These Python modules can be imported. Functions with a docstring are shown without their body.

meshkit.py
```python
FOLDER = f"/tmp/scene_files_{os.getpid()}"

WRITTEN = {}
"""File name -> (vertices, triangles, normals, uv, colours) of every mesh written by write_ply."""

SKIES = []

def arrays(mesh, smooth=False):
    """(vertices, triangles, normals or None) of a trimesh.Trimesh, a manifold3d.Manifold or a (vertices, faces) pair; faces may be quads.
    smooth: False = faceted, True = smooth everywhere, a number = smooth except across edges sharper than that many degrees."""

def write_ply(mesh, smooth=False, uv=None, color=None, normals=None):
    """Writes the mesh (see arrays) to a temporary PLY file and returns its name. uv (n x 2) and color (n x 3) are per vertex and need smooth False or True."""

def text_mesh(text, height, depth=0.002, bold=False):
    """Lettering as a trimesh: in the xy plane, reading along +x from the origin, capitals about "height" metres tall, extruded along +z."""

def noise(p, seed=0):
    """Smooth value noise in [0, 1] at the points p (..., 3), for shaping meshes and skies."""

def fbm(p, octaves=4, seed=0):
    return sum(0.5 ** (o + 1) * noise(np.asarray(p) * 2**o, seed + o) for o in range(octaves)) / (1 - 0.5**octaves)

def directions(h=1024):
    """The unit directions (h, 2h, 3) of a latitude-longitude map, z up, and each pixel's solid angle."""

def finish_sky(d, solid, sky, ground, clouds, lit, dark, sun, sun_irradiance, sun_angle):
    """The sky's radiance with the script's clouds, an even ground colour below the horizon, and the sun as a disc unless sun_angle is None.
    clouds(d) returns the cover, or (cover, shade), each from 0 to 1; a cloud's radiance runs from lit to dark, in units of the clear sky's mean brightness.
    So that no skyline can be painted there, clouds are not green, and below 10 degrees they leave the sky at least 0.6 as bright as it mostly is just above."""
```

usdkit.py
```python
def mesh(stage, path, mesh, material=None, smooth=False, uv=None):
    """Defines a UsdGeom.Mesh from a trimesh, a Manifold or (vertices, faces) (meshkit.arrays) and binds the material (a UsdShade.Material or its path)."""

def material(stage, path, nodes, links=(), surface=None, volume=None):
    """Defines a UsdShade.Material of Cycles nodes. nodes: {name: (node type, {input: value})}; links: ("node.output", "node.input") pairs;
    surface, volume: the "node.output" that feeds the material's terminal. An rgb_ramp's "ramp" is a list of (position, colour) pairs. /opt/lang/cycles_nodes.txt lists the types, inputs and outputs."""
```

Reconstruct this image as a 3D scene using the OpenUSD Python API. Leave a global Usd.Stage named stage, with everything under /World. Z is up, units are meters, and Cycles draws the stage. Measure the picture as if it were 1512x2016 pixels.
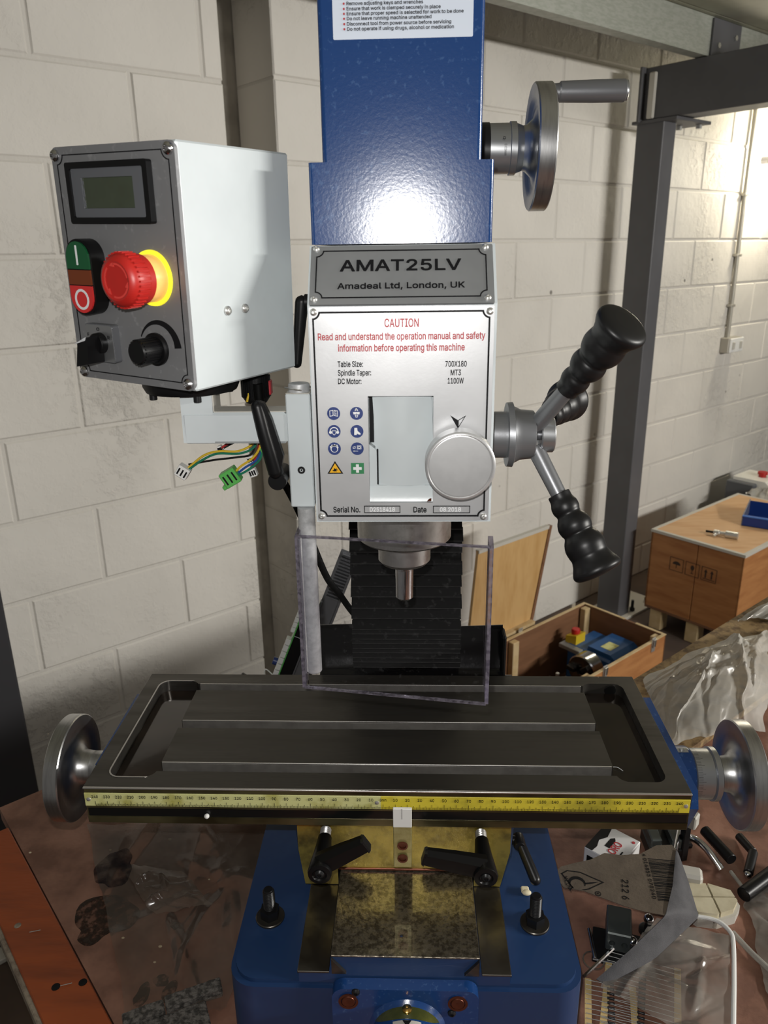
import math, random, numpy as np, trimesh, usdkit, meshkit
import manifold3d as m3
from shapely.geometry import Polygon, Point, box as sbox
from shapely import affinity, union_all
from pxr import Usd, UsdGeom, UsdLux, UsdShade, Gf, Sdf

stage = Usd.Stage.CreateInMemory()
UsdGeom.SetStageUpAxis(stage, 'Z'); UsdGeom.SetStageMetersPerUnit(stage, 1.0)
UsdGeom.Xform.Define(stage, '/World'); UsdGeom.Scope.Define(stage, '/World/Looks')
rng = np.random.default_rng(7); random.seed(7)
V = lambda *a: np.array(a, float)

# ---------------------------------------------------------------- camera, lights, exposure
CAM = V(.0244, -.5208, .4183)                       # the machine table's top is z = 0, its front edge y = 0
pitch, yaw, roll, fpx = .3286, -.0390, -.0146, 1511.09
fw = V(math.sin(yaw) * math.cos(pitch), math.cos(yaw) * math.cos(pitch), -math.sin(pitch))
rt = V(math.cos(yaw), -math.sin(yaw), 0); up = np.cross(rt, fw)
rt, up = math.cos(roll) * rt + math.sin(roll) * up, -math.sin(roll) * rt + math.cos(roll) * up
cam = UsdGeom.Camera.Define(stage, '/World/camera')
cam.AddTransformOp().Set(Gf.Matrix4d(*rt, 0, *up, 0, *(-fw), 0, *CAM, 1))
cam.CreateHorizontalApertureAttr(36.0); cam.CreateFocalLengthAttr(36.0 * fpx / 1512)
cam.CreateClippingRangeAttr((0.03, 60)); cam.CreateFStopAttr(22.0); cam.CreateFocusDistanceAttr(.66)
cam.CreateExposureAttr(0.0)

TH = math.radians(41.9)                              # the back wall runs along U, its outward normal is -N
U, N = V(math.cos(TH), math.sin(TH), 0), V(-math.sin(TH), math.cos(TH), 0)
DW, ZF = 1.7134, -1.30                               # wall plane, floor height
W = lambda s, n, z: U * s + N * n + V(0, 0, z)

dome = UsdLux.DomeLight.Define(stage, '/World/ambient'); dome.CreateColorAttr(Gf.Vec3f(1, .95, .88)); dome.CreateIntensityAttr(.04)
def sphere_light(name, pos, r, power, color):
    l = UsdLux.SphereLight.Define(stage, '/World/' + name); l.AddTranslateOp().Set(Gf.Vec3d(*map(float, pos)))
    l.CreateRadiusAttr(r); l.CreateIntensityAttr(power / (4 * math.pi * math.pi * r * r)); l.CreateColorAttr(Gf.Vec3f(*color)); return l
def rect_light(name, pos, target, w, h, rad, color):
    l = UsdLux.RectLight.Define(stage, '/World/' + name); z = V(*pos) - V(*target); z /= np.linalg.norm(z)
    x = np.cross([0, 0, 1], z); x /= np.linalg.norm(x); y = np.cross(z, x)
    l.AddTransformOp().Set(Gf.Matrix4d(*x, 0, *y, 0, *z, 0, *map(float, pos), 1))
    l.CreateWidthAttr(w); l.CreateHeightAttr(h); l.CreateIntensityAttr(rad); l.CreateColorAttr(Gf.Vec3f(*color)); return l
# the phone's flash, just above and left of its lens
sphere_light('phone_flash', CAM + rt * -.010 + up * .026 + fw * .004, .0035, 7.5, (1, .98, .95))
# ceiling lamp of the hall, behind the camera to the right, and the lamp on the back wall at the right
rect_light('hall_lamp', W(2.45, -2.85, .88), W(1.0, 1.7, -.1), 1.6, .14, 195, (1, .97, .91))

# ---------------------------------------------------------------- helpers
taken = {}
def path_for(parent, name):
    k = (parent, name); n = taken.get(k, 0); taken[k] = n + 1
    return f'{parent}/{name}' + (f'_{n:03d}' if n else '')
class P:                                             # a prim made here, with the world position of its thing's base
    def __init__(s, path, base): s.path, s.base, s.prim = path, base, stage.GetPrimAtPath(path)
def key(prim, **k):
    for a, b in k.items():
        if b: prim.SetCustomDataByKey(a, b)
def tri(mesh):
    if hasattr(mesh, 'to_mesh'):
        m = mesh.to_mesh(); return trimesh.Trimesh(m.vert_properties[:, :3], m.tri_verts, process=False)
    if isinstance(mesh, (list,)): return trimesh.util.concatenate([tri(x) for x in mesh])
    return mesh
def thing(name, label, cat, base=(0, 0, 0), group=None, kind=None):
    p = path_for('/World', name); x = UsdGeom.Xform.Define(stage, p); x.AddTranslateOp().Set(Gf.Vec3d(*map(float, base)))
    key(x.GetPrim(), label=label, category=cat, group=group, kind=kind); return P(p, V(*base))
def part(parent, name, mesh, mat, smooth=35, label=None, kind=None):
    m = tri(mesh).copy(); m.apply_translation(-parent.base); p = path_for(parent.path, name)
    usdkit.mesh(stage, p, m, M[mat], smooth=smooth); q = P(p, parent.base); key(q.prim, label=label, kind=kind); return q
def single(name, label, cat, mesh, mat, smooth=35, group=None, kind=None):
    m = tri(mesh).copy(); b = V(*m.bounds.mean(0)); b[2] = m.bounds[0][2]; m.apply_translation(-b); p = path_for('/World', name)
    g = usdkit.mesh(stage, p, m, M[mat], smooth=smooth); g.AddTranslateOp().Set(Gf.Vec3d(*map(float, b)))
    key(g.GetPrim(), label=label, category=cat, group=group, kind=kind); return P(p, b)
def hull(pts): return trimesh.convex.convex_hull(np.asarray(pts, float))
def cbox(x0, x1, y0, y1, z0, z1, c=.001):
    pts = []
    for i, x in enumerate((x0, x1)):
        for j, y in enumerate((y0, y1)):
            for k, z in enumerate((z0, z1)):
                s = [1 - 2 * i, 1 - 2 * j, 1 - 2 * k]
                for a in range(3): pts.append([v + (c * s[b] if b != a else 0) for b, v in enumerate((x, y, z))])
    return hull(pts)
def frame(mesh, o, X, Y, Z):
    m = tri(mesh).copy(); T = np.eye(4); T[:3, 0], T[:3, 1], T[:3, 2], T[:3, 3] = X, Y, Z, o; m.apply_transform(T); return m
def unit(v): v = np.asarray(v, float); return v / np.linalg.norm(v)
def axes(d, ref=(0, 0, 1)):
    d = unit(d)
    if abs(d @ unit(ref)) > .99: ref = (1, 0, 0)
    x = unit(np.cross(ref, d)); return x, np.cross(d, x), d
def lathe(prof, p, d, n=48, ref=(0, 0, 1)):          # prof: (t along d, radius)
    X, Y, Z = axes(d, ref); a = np.linspace(0, 2 * np.pi, n, endpoint=False)
    v = [V(0, 0, prof[0][0])[None]] if prof[0][1] > 1e-9 else []; v = []; f = []; rings = []
    pr = list(prof)
    if pr[0][1] > 1e-9: pr = [(pr[0][0], 0)] + pr
    if pr[-1][1] > 1e-9: pr = pr + [(pr[-1][0], 0)]
    k = 0
    for t, r in pr:
        if r <= 1e-9: v.append(V(0, 0, t)[None]); rings.append((k, 1)); k += 1
        else: v.append(np.stack([r * np.cos(a), r * np.sin(a), np.full(n, t)], 1)); rings.append((k, n)); k += n
    for (a0, na), (b0, nb) in zip(rings[:-1], rings[1:]):
        for i in range(n):
            j = (i + 1) % n
            if na == 1 and nb == 1: continue
            if na == 1: f.append((a0, b0 + j, b0 + i))
            elif nb == 1: f.append((b0, a0 + i, a0 + j))
            else: f += [(a0 + i, a0 + j, b0 + j), (a0 + i, b0 + j, b0 + i)]
    m = trimesh.Trimesh(np.vstack(v), np.array(f), process=False); return frame(m, np.asarray(p, float), X, Y, Z)
def ring(prof, p, d, n=48):                          # closed profile loop around the axis
    X, Y, Z = axes(d); a = np.linspace(0, 2 * np.pi, n, endpoint=False); k = len(prof)
    v = np.array([[r * math.cos(q), r * math.sin(q), t] for q in a for t, r in prof])
    f = []
    for i in range(n):
        for j in range(k):
            A, B, C_, D = i * k + j, ((i + 1) % n) * k + j, ((i + 1) % n) * k + (j + 1) % k, i * k + (j + 1) % k
            f += [(A, B, C_), (A, C_, D)]
    m = trimesh.Trimesh(v, np.array(f), process=False); m.fix_normals(); return frame(m, np.asarray(p, float), X, Y, Z)
def cyl(p, q, r, r2=None, c=None, n=32):
    p, q = np.asarray(p, float), np.asarray(q, float); L = np.linalg.norm(q - p); r2 = r if r2 is None else r2; c = min(r, r2) * .08 if c is None else c
    return lathe([(0, r - c), (c, r), (L - c, r2), (L, r2 - c)], p, q - p, n)
def spline(pts, n=8):
    p = np.asarray(pts, float); p = np.vstack([2 * p[0] - p[1], p, 2 * p[-1] - p[-2]]); out = []
    for i in range(1, len(p) - 2):
        for t in np.linspace(0, 1, n, endpoint=False):
            a, b, c, d = p[i - 1:i + 3]
            out.append(.5 * ((2 * b) + (c - a) * t + (2 * a - 5 * b + 4 * c - d) * t * t + (3 * b - 3 * c + d - a) * t ** 3))
    return np.vstack(out + [p[-2]])
def tube(pts, r, sides=8, smooth=8):
    p = spline(pts, smooth) if smooth else np.asarray(pts, float); t = np.gradient(p, axis=0); t /= np.linalg.norm(t, axis=1, keepdims=True)
    x = np.cross(t[0], [0, 0, 1.0] if abs(t[0][2]) < .9 else [1.0, 0, 0]); x /= np.linalg.norm(x); v = []
    a = np.linspace(0, 2 * np.pi, sides, endpoint=False); r = np.broadcast_to(r, len(p))
    for k in range(len(p)):
        x = x - t[k] * (x @ t[k]); x /= np.linalg.norm(x); y = np.cross(t[k], x); v.append(p[k] + r[k] * (np.cos(a)[:, None] * x + np.sin(a)[:, None] * y))
    f = []
    for i in range(len(p) - 1):
        for j in range(sides):
            A, B = i * sides + j, i * sides + (j + 1) % sides; f += [(A, B, B + sides), (A, B + sides, A + sides)]
    f += [(0, j + 1, j) for j in range(1, sides - 1)]; o = (len(p) - 1) * sides; f += [(o, o + j, o + j + 1) for j in range(1, sides - 1)]
    return trimesh.Trimesh(np.vstack(v), np.array(f), process=False)
def extr(poly, h, o=(0, 0, 0), X=(1, 0, 0), Y=(0, 1, 0)):
    X, Y = unit(X), unit(Y); Z = np.cross(X, Y); g = getattr(poly, 'geoms', [poly])
    m = trimesh.util.concatenate([trimesh.creation.extrude_polygon(q, h, engine='earcut') for q in g]); return frame(m, np.asarray(o, float), X, Y, Z)
def rrect(x0, x1, y0, y1, r): return sbox(x0 + r, y0 + r, x1 - r, y1 - r).buffer(r, quad_segs=6)
def outline(g, w): return g.difference(g.buffer(-w))
def text(s, x0, x1, y, h, o, X, Y, lift=.0002, depth=.0002, bold=False, fit=True):   # from x0 to x1 in the plane (o, X, Y)
    m = meshkit.text_mesh(s, h, depth, bold); b = m.bounds; v = m.vertices.copy()
    k = (x1 - x0) / (b[1][0] - b[0][0]) if fit else 1.0
    v[:, 0] = (v[:, 0] - b[0][0]) * k + x0; v[:, 1] += y; v[:, 2] += lift; m.vertices = v
    X, Y = unit(X), unit(Y); return frame(m, np.asarray(o, float), X, Y, np.cross(X, Y))
def man(mesh):
    m = tri(mesh).copy(); m.merge_vertices(); m.fix_normals()
    return m3.Manifold(m3.Mesh(np.asarray(m.vertices, np.float32), np.asarray(m.faces, np.uint32)))
def cut(a, *bs):
    a = man(a)
    for b in bs: a = a - man(b)
    return tri(a)
def grid(fn, nu, nv, thick=0):                       # a sheet from fn(u, v) over the unit square; thick closes it below
    u, v = np.meshgrid(np.linspace(0, 1, nu), np.linspace(0, 1, nv), indexing='ij'); p = fn(u, v).reshape(-1, 3)
    i, j = np.meshgrid(np.arange(nu - 1), np.arange(nv - 1), indexing='ij'); a = (i * nv + j).ravel(); f = np.vstack([np.stack([a, a + nv, a + nv + 1], 1), np.stack([a, a + nv + 1, a + 1], 1)])
    m = trimesh.Trimesh(p, f, process=False)
    if thick:
        n = m.vertex_normals; q = p - n * thick; k = len(p); m2 = np.vstack([f, f[:, ::-1] + k])
        e = list(range(0, nv)) + [x * nv + nv - 1 for x in range(1, nu)] + [(nu - 1) * nv + y for y in range(nv - 2, -1, -1)] + [x * nv for x in range(nu - 2, 0, -1)]
        s = []
        for A, B in zip(e, e[1:] + e[:1]): s += [(A, A + k, B), (B, A + k, B + k)]
        m = trimesh.Trimesh(np.vstack([p, q]), np.vstack([m2, np.array(s)]), process=False)
    return m
def bil(A, B, C_, D): A, B, C_, D = map(lambda q: V(*q), (A, B, C_, D)); return lambda u, v: (A * ((1 - u) * (1 - v))[..., None] + B * (u * (1 - v))[..., None] + C_ * (u * v)[..., None] + D * ((1 - u) * v)[..., None])
def folds(A, B, C_, D, nu, nv, amp, n, seed, bulge=0, edge=.02, w=(.02, .06)):   # a film with straight creases
    f = bil(A, B, C_, D); r = np.random.default_rng(seed); L = [(r.uniform(.1, .9), r.uniform(.1, .9), r.uniform(0, math.pi), r.uniform(*w), r.uniform(.4, 1) * r.choice([1, 1, -.6]), r.uniform(.25, .6)) for _ in range(n)]
    def fn(u, v):
        h = bulge * (np.sin(np.pi * np.clip(u * .92 + .04, 0, 1)) ** .7) * (np.sin(np.pi * np.clip(v * .9 + .08, 0, 1)) ** .7)
        for a, b, t, ww, k, ln in L:
            d = np.abs((u - a) * math.sin(t) - (v - b) * math.cos(t)); e = (u - a) * math.cos(t) + (v - b) * math.sin(t)
            h = h + amp * k * np.clip(1 - d / (ww * (1.6 - np.clip(np.abs(e) / ln, 0, 1))), 0, 1) * np.clip(1 - (e / ln) ** 2, 0, 1)
        q = lambda x, y, z, sd: meshkit.fbm(np.stack([x, y, x * 0 + z], -1), 3, sd) - .5
        h = h + amp * .5 * q(u * 3, v * 3, 1, seed)
        return f(u, v) + np.stack([edge * q(u * 6, v * 6, 3, seed + 2), edge * q(u * 6, v * 6, 8, seed + 3), np.maximum(h, 0) + .0012], -1)
    return grid(fn, nu, nv)
def screw(o, d, r, n=20, hex_=True):                 # button head with a socket
    return lathe([(0, r), (r * .35, r * .95), (r * .7, r * .6), (r * .75, r * .42), (r * .45, r * .38), (r * .4, 0)], o, d, n)
def hexprism(o, d, r, h, c=.0):
    return lathe([(0, r), (h, r)], o, d, 6)
# ---------------------------------------------------------------- materials
M = {}
def mat(name, color, rough=.5, metal=0, var=0, scale=20, color2=None, bump=0, bscale=60, bdist=.001, ramp=None, stretch=(1, 1, 1), detail=4, rvar=0, **kw):
    """Principled surface; color2 mixes in by noise (ramp = the two stops), bump adds fine relief."""
    n = {'p': ('principled_bsdf', dict(base_color=color, roughness=rough, metallic=metal, **kw))}; l = []
    if color2 is not None or bump or rvar:
        n['t'] = ('texture_coordinate', {}); n['m'] = ('mapping', {'scale': stretch}); l += [('t.object', 'm.vector')]
    if color2 is not None or rvar:
        n['n'] = ('noise_texture', {'scale': scale, 'detail': detail, 'roughness': .6}); l += [('m.vector', 'n.vector')]
    if color2 is not None:
        a, b = ramp or (.4, .65); n['r'] = ('rgb_ramp', {'ramp': [(0, color), (a, color), (b, color2), (1, color2)]}); l += [('n.fac', 'r.fac'), ('r.color', 'p.base_color')]
    if rvar:
        n['rr'] = ('map_range', {'from_min': .35, 'from_max': .65, 'to_min': max(rough - rvar, .02), 'to_max': rough + rvar}); l += [('n.fac', 'rr.value'), ('rr.result', 'p.roughness')]
    if bump:
        n['bn'] = ('noise_texture', {'scale': bscale, 'detail': 5, 'roughness': .6}); n['b'] = ('bump', {'strength': bump, 'distance': bdist})
        l += [('m.vector', 'bn.vector'), ('bn.fac', 'b.height'), ('b.normal', 'p.normal')]
    M[name] = usdkit.material(stage, '/World/Looks/' + name, n, l, 'p.BSDF')
mat('wall_paint', (.70, .665, .60), .7, color2=(.62, .59, .53), scale=2.5, bump=.55, bscale=22, bdist=.006)
mat('mortar_paint', (.62, .595, .55), .8, bump=.5, bscale=60, bdist=.004)
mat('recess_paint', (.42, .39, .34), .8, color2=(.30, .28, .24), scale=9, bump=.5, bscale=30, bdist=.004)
mat('concrete', (.085, .055, .04), .8, color2=(.05, .035, .028), scale=4, bump=.3, bscale=40)
mat('steel_dark', (.085, .085, .092), .5, color2=(.10, .10, .108), scale=5)
mat('steel_black', (.028, .028, .032), .5)
mat('galvanised', (.44, .455, .41), .5, .35, color2=(.37, .39, .34), scale=34, ramp=(.42, .60), stretch=(1, 1, 4))
mat('deck_board', (.48, .48, .38), .7, color2=(.40, .40, .31), scale=6)
mat('pale_paint', (.55, .53, .48), .5)
mat('bright_zinc', (.62, .62, .60), .35, .8)
mat('conduit', (.42, .40, .35), .4, .4)
mat('white_plastic', (.78, .78, .76), .4)
mat('white_paint', (.58, .625, .64), .34, color2=(.54, .585, .60), scale=14, bump=.12, bscale=220, bdist=.0006)
mat('white_edge', (.74, .73, .68), .4)
mat('blue_plain', (.011, .046, .165), .20, bump=.12, bscale=420, bdist=.0005, color2=(.035, .085, .22), scale=260, ramp=(.60, .70), detail=2)
mat('blue_dull', (.013, .040, .120), .42, color2=(.022, .056, .15), scale=18, ramp=(.5, .75), bump=.15, bscale=240, bdist=.0005)
mat('plate_alu', (.56, .565, .575), .42, .55, color2=(.50, .505, .515), scale=18, bump=.05, bscale=400, bdist=.0004)
mat('name_alu', (.30, .31, .32), .45, .5, color2=(.27, .28, .29), scale=25, bump=.05, bscale=400, bdist=.0004)
mat('panel_grey', (.22, .223, .23), .42, .35, color2=(.28, .283, .29), scale=200, ramp=(.60, .72), detail=2, bump=.06, bscale=500, bdist=.0003)
mat('ink_black', (.006, .006, .007), .6, specular_ior_level=.2)
mat('ink_red', (.42, .03, .04), .45)
mat('ink_blue', (.02, .04, .17), .4)
mat('ink_white', (.75, .76, .77), .45)
mat('ink_yellow', (.80, .42, .01), .45)
mat('ink_green', (.03, .21, .08), .45)
mat('ink_grey', (.62, .64, .66), .5)
mat('sticker_white', (.62, .68, .78), .35)
mat('black_plastic', (.005, .005, .0055), .36, specular_ior_level=.25, bump=.05, bscale=500, bdist=.0003)
mat('black_grip', (.006, .006, .0065), .40, specular_ior_level=.4, bump=.05, bscale=900, bdist=.0002)
mat('black_rubber', (.002, .002, .002), .55, specular_ior_level=.12, bump=.2, bscale=200, bdist=.0005)
mat('rubber_edge', (.028, .028, .028), .5, color2=(.01, .01, .01), scale=90)
mat('black_gloss', (.002, .002, .0025), .16, specular_ior_level=.35, bump=.15, bscale=60, bdist=.001)
mat('black_oxide', (.012, .012, .013), .35, .3)
mat('grey_housing', (.10, .105, .115), .35)
mat('lcd', (.045, .055, .035), .2, color2=(.05, .062, .04), scale=60)
mat('chrome', (.62, .62, .63), .16, 1, rvar=.05, scale=30)
mat('steel', (.56, .55, .53), .36, 1, rvar=.06, scale=60)
mat('steel_turned', (.50, .50, .50), .33, 1, color2=(.38, .38, .38), scale=30, stretch=(8, 1, 1), bump=.12, bscale=40, bdist=.0003)
mat('silver_paint', (.21, .215, .225), .38, .6, bump=.12, bscale=700, bdist=.0003)
mat('dial_silver', (.45, .46, .47), .33, .85)
mat('knob_alu', (.60, .605, .61), .36, .6, color2=(.52, .525, .53), scale=40)
mat('table_steel', (.115, .108, .098), .36, .85, color2=(.085, .078, .068), scale=7, ramp=(.35, .7), stretch=(.5, 6, 6), bump=.12, bscale=30, bdist=.0006, rvar=.09)
mat('table_edge', (.62, .60, .58), .32, .9)
mat('table_wall', (.20, .19, .175), .45, .5, color2=(.15, .14, .13), scale=60)
mat('trough_oil', (.030, .020, .014), .12, .3, color2=(.012, .009, .007), scale=16, coat_weight=.6, bump=.12, bscale=30, bdist=.001)
mat('table_face', (.16, .14, .07), .3, .7, color2=(.05, .04, .018), scale=14, ramp=(.4, .6), stretch=(.6, 1, 1))
mat('groove_dark', (.010, .010, .010), .2, .3)
mat('saddle_oiled', (.40, .31, .055), .25, .6, color2=(.15, .115, .020), scale=34, ramp=(.46, .66), bump=.25, bscale=170, bdist=.0010, coat_weight=.7)
mat('slide_oiled', (.20, .175, .135), .24, .75, color2=(.085, .072, .055), scale=260, ramp=(.42, .60), bump=.55, bscale=210, bdist=.0016, coat_weight=.3, detail=3)
mat('rail_steel', (.13, .12, .105), .3, .8, color2=(.06, .052, .045), scale=25, ramp=(.4, .6), rvar=.1)
mat('ruler_yellow', (.66, .55, .045), .3, color2=(.34, .30, .03), scale=26, ramp=(.5, .72), coat_weight=.4)
mat('ruler_pale', (.62, .62, .28), .3, color2=(.40, .38, .10), scale=40, ramp=(.5, .68))
mat('pointer_oiled', (.40, .36, .17), .3, .4, color2=(.27, .23, .08), scale=60)
mat('index_white', (.74, .74, .72), .4)
mat('oil_green', (.05, .055, .008), .12, color2=(.10, .10, .015), scale=40, coat_weight=1)
mat('brass', (.60, .36, .10), .25, 1)
mat('copper_dark', (.12, .035, .018), .35, .6)
mat('estop_red', (.42, .015, .011), .40, bump=.06, bscale=500, bdist=.0003)
mat('estop_arrow', (.62, .05, .04), .4)
mat('button_green', (.008, .085, .03), .3)
mat('button_amber', (.16, .030, .004), .25, coat_weight=.5)
mat('button_red', (.60, .03, .03), .3)
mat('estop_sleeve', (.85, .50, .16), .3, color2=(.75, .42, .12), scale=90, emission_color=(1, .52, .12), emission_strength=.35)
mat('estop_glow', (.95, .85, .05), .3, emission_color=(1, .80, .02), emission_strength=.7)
for k, c in dict(red=(.35, .02, .02), black=(.01, .01, .01), green=(.01, .16, .09), yellow=(.62, .42, .03), blue=(.02, .07, .28), white=(.7, .7, .68)).items(): mat('wire_' + k, c, .4)
mat('terminal_green', (.10, .42, .09), .35)
mat('rod_galv', (.50, .505, .51), .45, .3, color2=(.38, .385, .39), scale=160, bump=.1, bscale=300, bdist=.0004)
mat('heatsink', (.27, .275, .285), .4, .7)
mat('copper', (.70, .30, .12), .25, 1)
mat('ply_orange', (.42, .19, .065), .6, color2=(.30, .115, .035), scale=5, ramp=(.35, .7), stretch=(1, 1, 6), bump=.1, bscale=50)
mat('ply_brown', (.20, .095, .045), .65, color2=(.15, .068, .03), scale=4, stretch=(1, 1, 5), bump=.1, bscale=50)
mat('ply_pale', (.56, .35, .145), .6, color2=(.47, .27, .095), scale=6, ramp=(.4, .7), stretch=(4, 4, 1), bump=.08, bscale=50)
mat('ply_top', (.60, .37, .19), .55, color2=(.52, .28, .12), scale=5, ramp=(.45, .68), stretch=(1, 5, 1))
mat('batten', (.55, .42, .24), .65, color2=(.47, .34, .17), scale=20)
mat('tape_grey', (.50, .48, .43), .5)
mat('crate_symbol', (.035, .018, .01), .7)
mat('bench_brown', (.30, .150, .102), .55, color2=(.16, .075, .050), scale=16, ramp=(.38, .62), bump=.35, bscale=70, bdist=.002, rvar=.12, detail=10)
mat('oil_stain', (.016, .007, .004), .25, color2=(.05, .018, .008), scale=60, ramp=(.45, .6))
mat('plank_orange', (.34, .072, .016), .5, color2=(.18, .042, .014), scale=7, ramp=(.45, .75), stretch=(1, 5, 1), bump=.25, bscale=60, bdist=.001)
mat('plank_edge', (.30, .25, .19), .7, color2=(.16, .12, .09), scale=60, ramp=(.45, .6))
mat('grit', (.17, .155, .14), .9, color2=(.05, .045, .04), scale=180, ramp=(.42, .58), bump=.9, bscale=260, bdist=.003)
mat('board_edge', (.30, .20, .09), .7, color2=(.12, .07, .03), scale=60, ramp=(.45, .62), bump=.3, bscale=120)
mat('carton_white', (.68, .67, .66), .4)
mat('sandpaper_back', (.12, .093, .068), .6, color2=(.095, .073, .054), scale=60, bump=.35, bscale=60, bdist=.003)
mat('sandpaper_grit', (.080, .078, .084), .75, color2=(.058, .057, .062), scale=60, bump=.5, bscale=900, bdist=.0006)
mat('tool_grey', (.08, .092, .088), .4, .4)
mat('cream', (.62, .56, .40), .6, color2=(.5, .44, .3), scale=40)
mat('crumb', (.74, .66, .46), .7)
mat('resistor_tape', (.60, .44, .20), .5)
mat('resistor_body', (.02, .022, .025), .35)
mat('chuck_steel', (.34, .34, .35), .2, 1)
mat('lathe_blue', (.02, .085, .24), .35)
mat('estop_yellow', (.58, .42, .02), .4)
mat('bin_blue', (.006, .028, .16), .35)
mat('bin_blue_rim', (.06, .17, .52), .35)
mat('bin_side', (.10, .11, .16), .4)
def pane(name, tint, gloss, rough=.05, dirt=None, ior=1.5, fac=None):
    n = {'t': ('transparent_bsdf', {'color': tint}), 'g': ('glossy_bsdf', {'color': gloss, 'roughness': rough}), 'f': ('fresnel', {'IOR': ior}), 'x': ('mix_closure', {})}
    l = [('f.fac', 'x.fac'), ('t.BSDF', 'x.closure1'), ('g.BSDF', 'x.closure2')]; out = 'x.closure'
    if dirt:
        col, amount, scale, stops = dirt
        n.update({'c': ('texture_coordinate', {}), 'v': ('noise_texture', {'scale': scale, 'detail': 4}), 'r': ('map_range', {'from_min': stops[0], 'from_max': stops[1], 'to_min': amount[0], 'to_max': amount[1], 'clamp': True}), 'd': ('diffuse_bsdf', {'color': col}), 'y': ('mix_closure', {})})
        l += [('c.object', 'v.vector'), ('v.fac', 'r.value'), ('r.result', 'y.fac'), ('x.closure', 'y.closure1'), ('d.BSDF', 'y.closure2')]; out = 'y.closure'
    M[name] = usdkit.material(stage, '/World/Looks/' + name, n, l, out)
pane('acrylic', (.95, .95, .96), (.9, .9, .9), .04, ((.4, .4, .4), (0, .025), 220, (.62, .70)), 1.28)
pane('acrylic_edge', (.75, .72, .80), (.95, .95, 1), .15, ((.24, .22, .26), (.15, .50), 300, (.4, .6)))
pane('film', (.90, .87, .84), (.9, .9, .9), .2, ((.40, .36, .32), (.05, .22), 12, (.35, .65)), 1.45)
pane('film_milky', (.80, .78, .74), (.95, .94, .92), .3, ((.66, .63, .57), (.50, .70), 9, (.35, .65)), 1.5)
pane('film_clear', (.93, .90, .87), (.9, .9, .9), .15, ((.36, .29, .24), (.08, .24), 14, (.35, .65)), 1.4)

pane('film_lid', (.92, .90, .88), (.95, .95, .95), .22, ((.62, .57, .51), (.12, .34), 22, (.35, .65)), 1.5)
pane('film_milky', (.80, .78, .74), (.95, .94, .92), .28, ((.62, .60, .55), (.34, .52), 9, (.35, .65)), 1.6)
M['oil_blot'] = usdkit.material(stage, '/World/Looks/oil_blot', {'c': ('texture_coordinate', {}), 'v': ('noise_texture', {'scale': 45, 'detail': 4}), 'r': ('map_range', {'from_min': .36, 'from_max': .60, 'to_min': .55, 'to_max': .12, 'clamp': True}), 't': ('transparent_bsdf', {}), 'p': ('diffuse_bsdf', {'color': (.012, .012, .018)}), 'x': ('mix_closure', {})}, [('c.object', 'v.vector'), ('v.fac', 'r.value'), ('r.result', 'x.fac'), ('t.BSDF', 'x.closure1'), ('p.BSDF', 'x.closure2')], 'x.closure')
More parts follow.
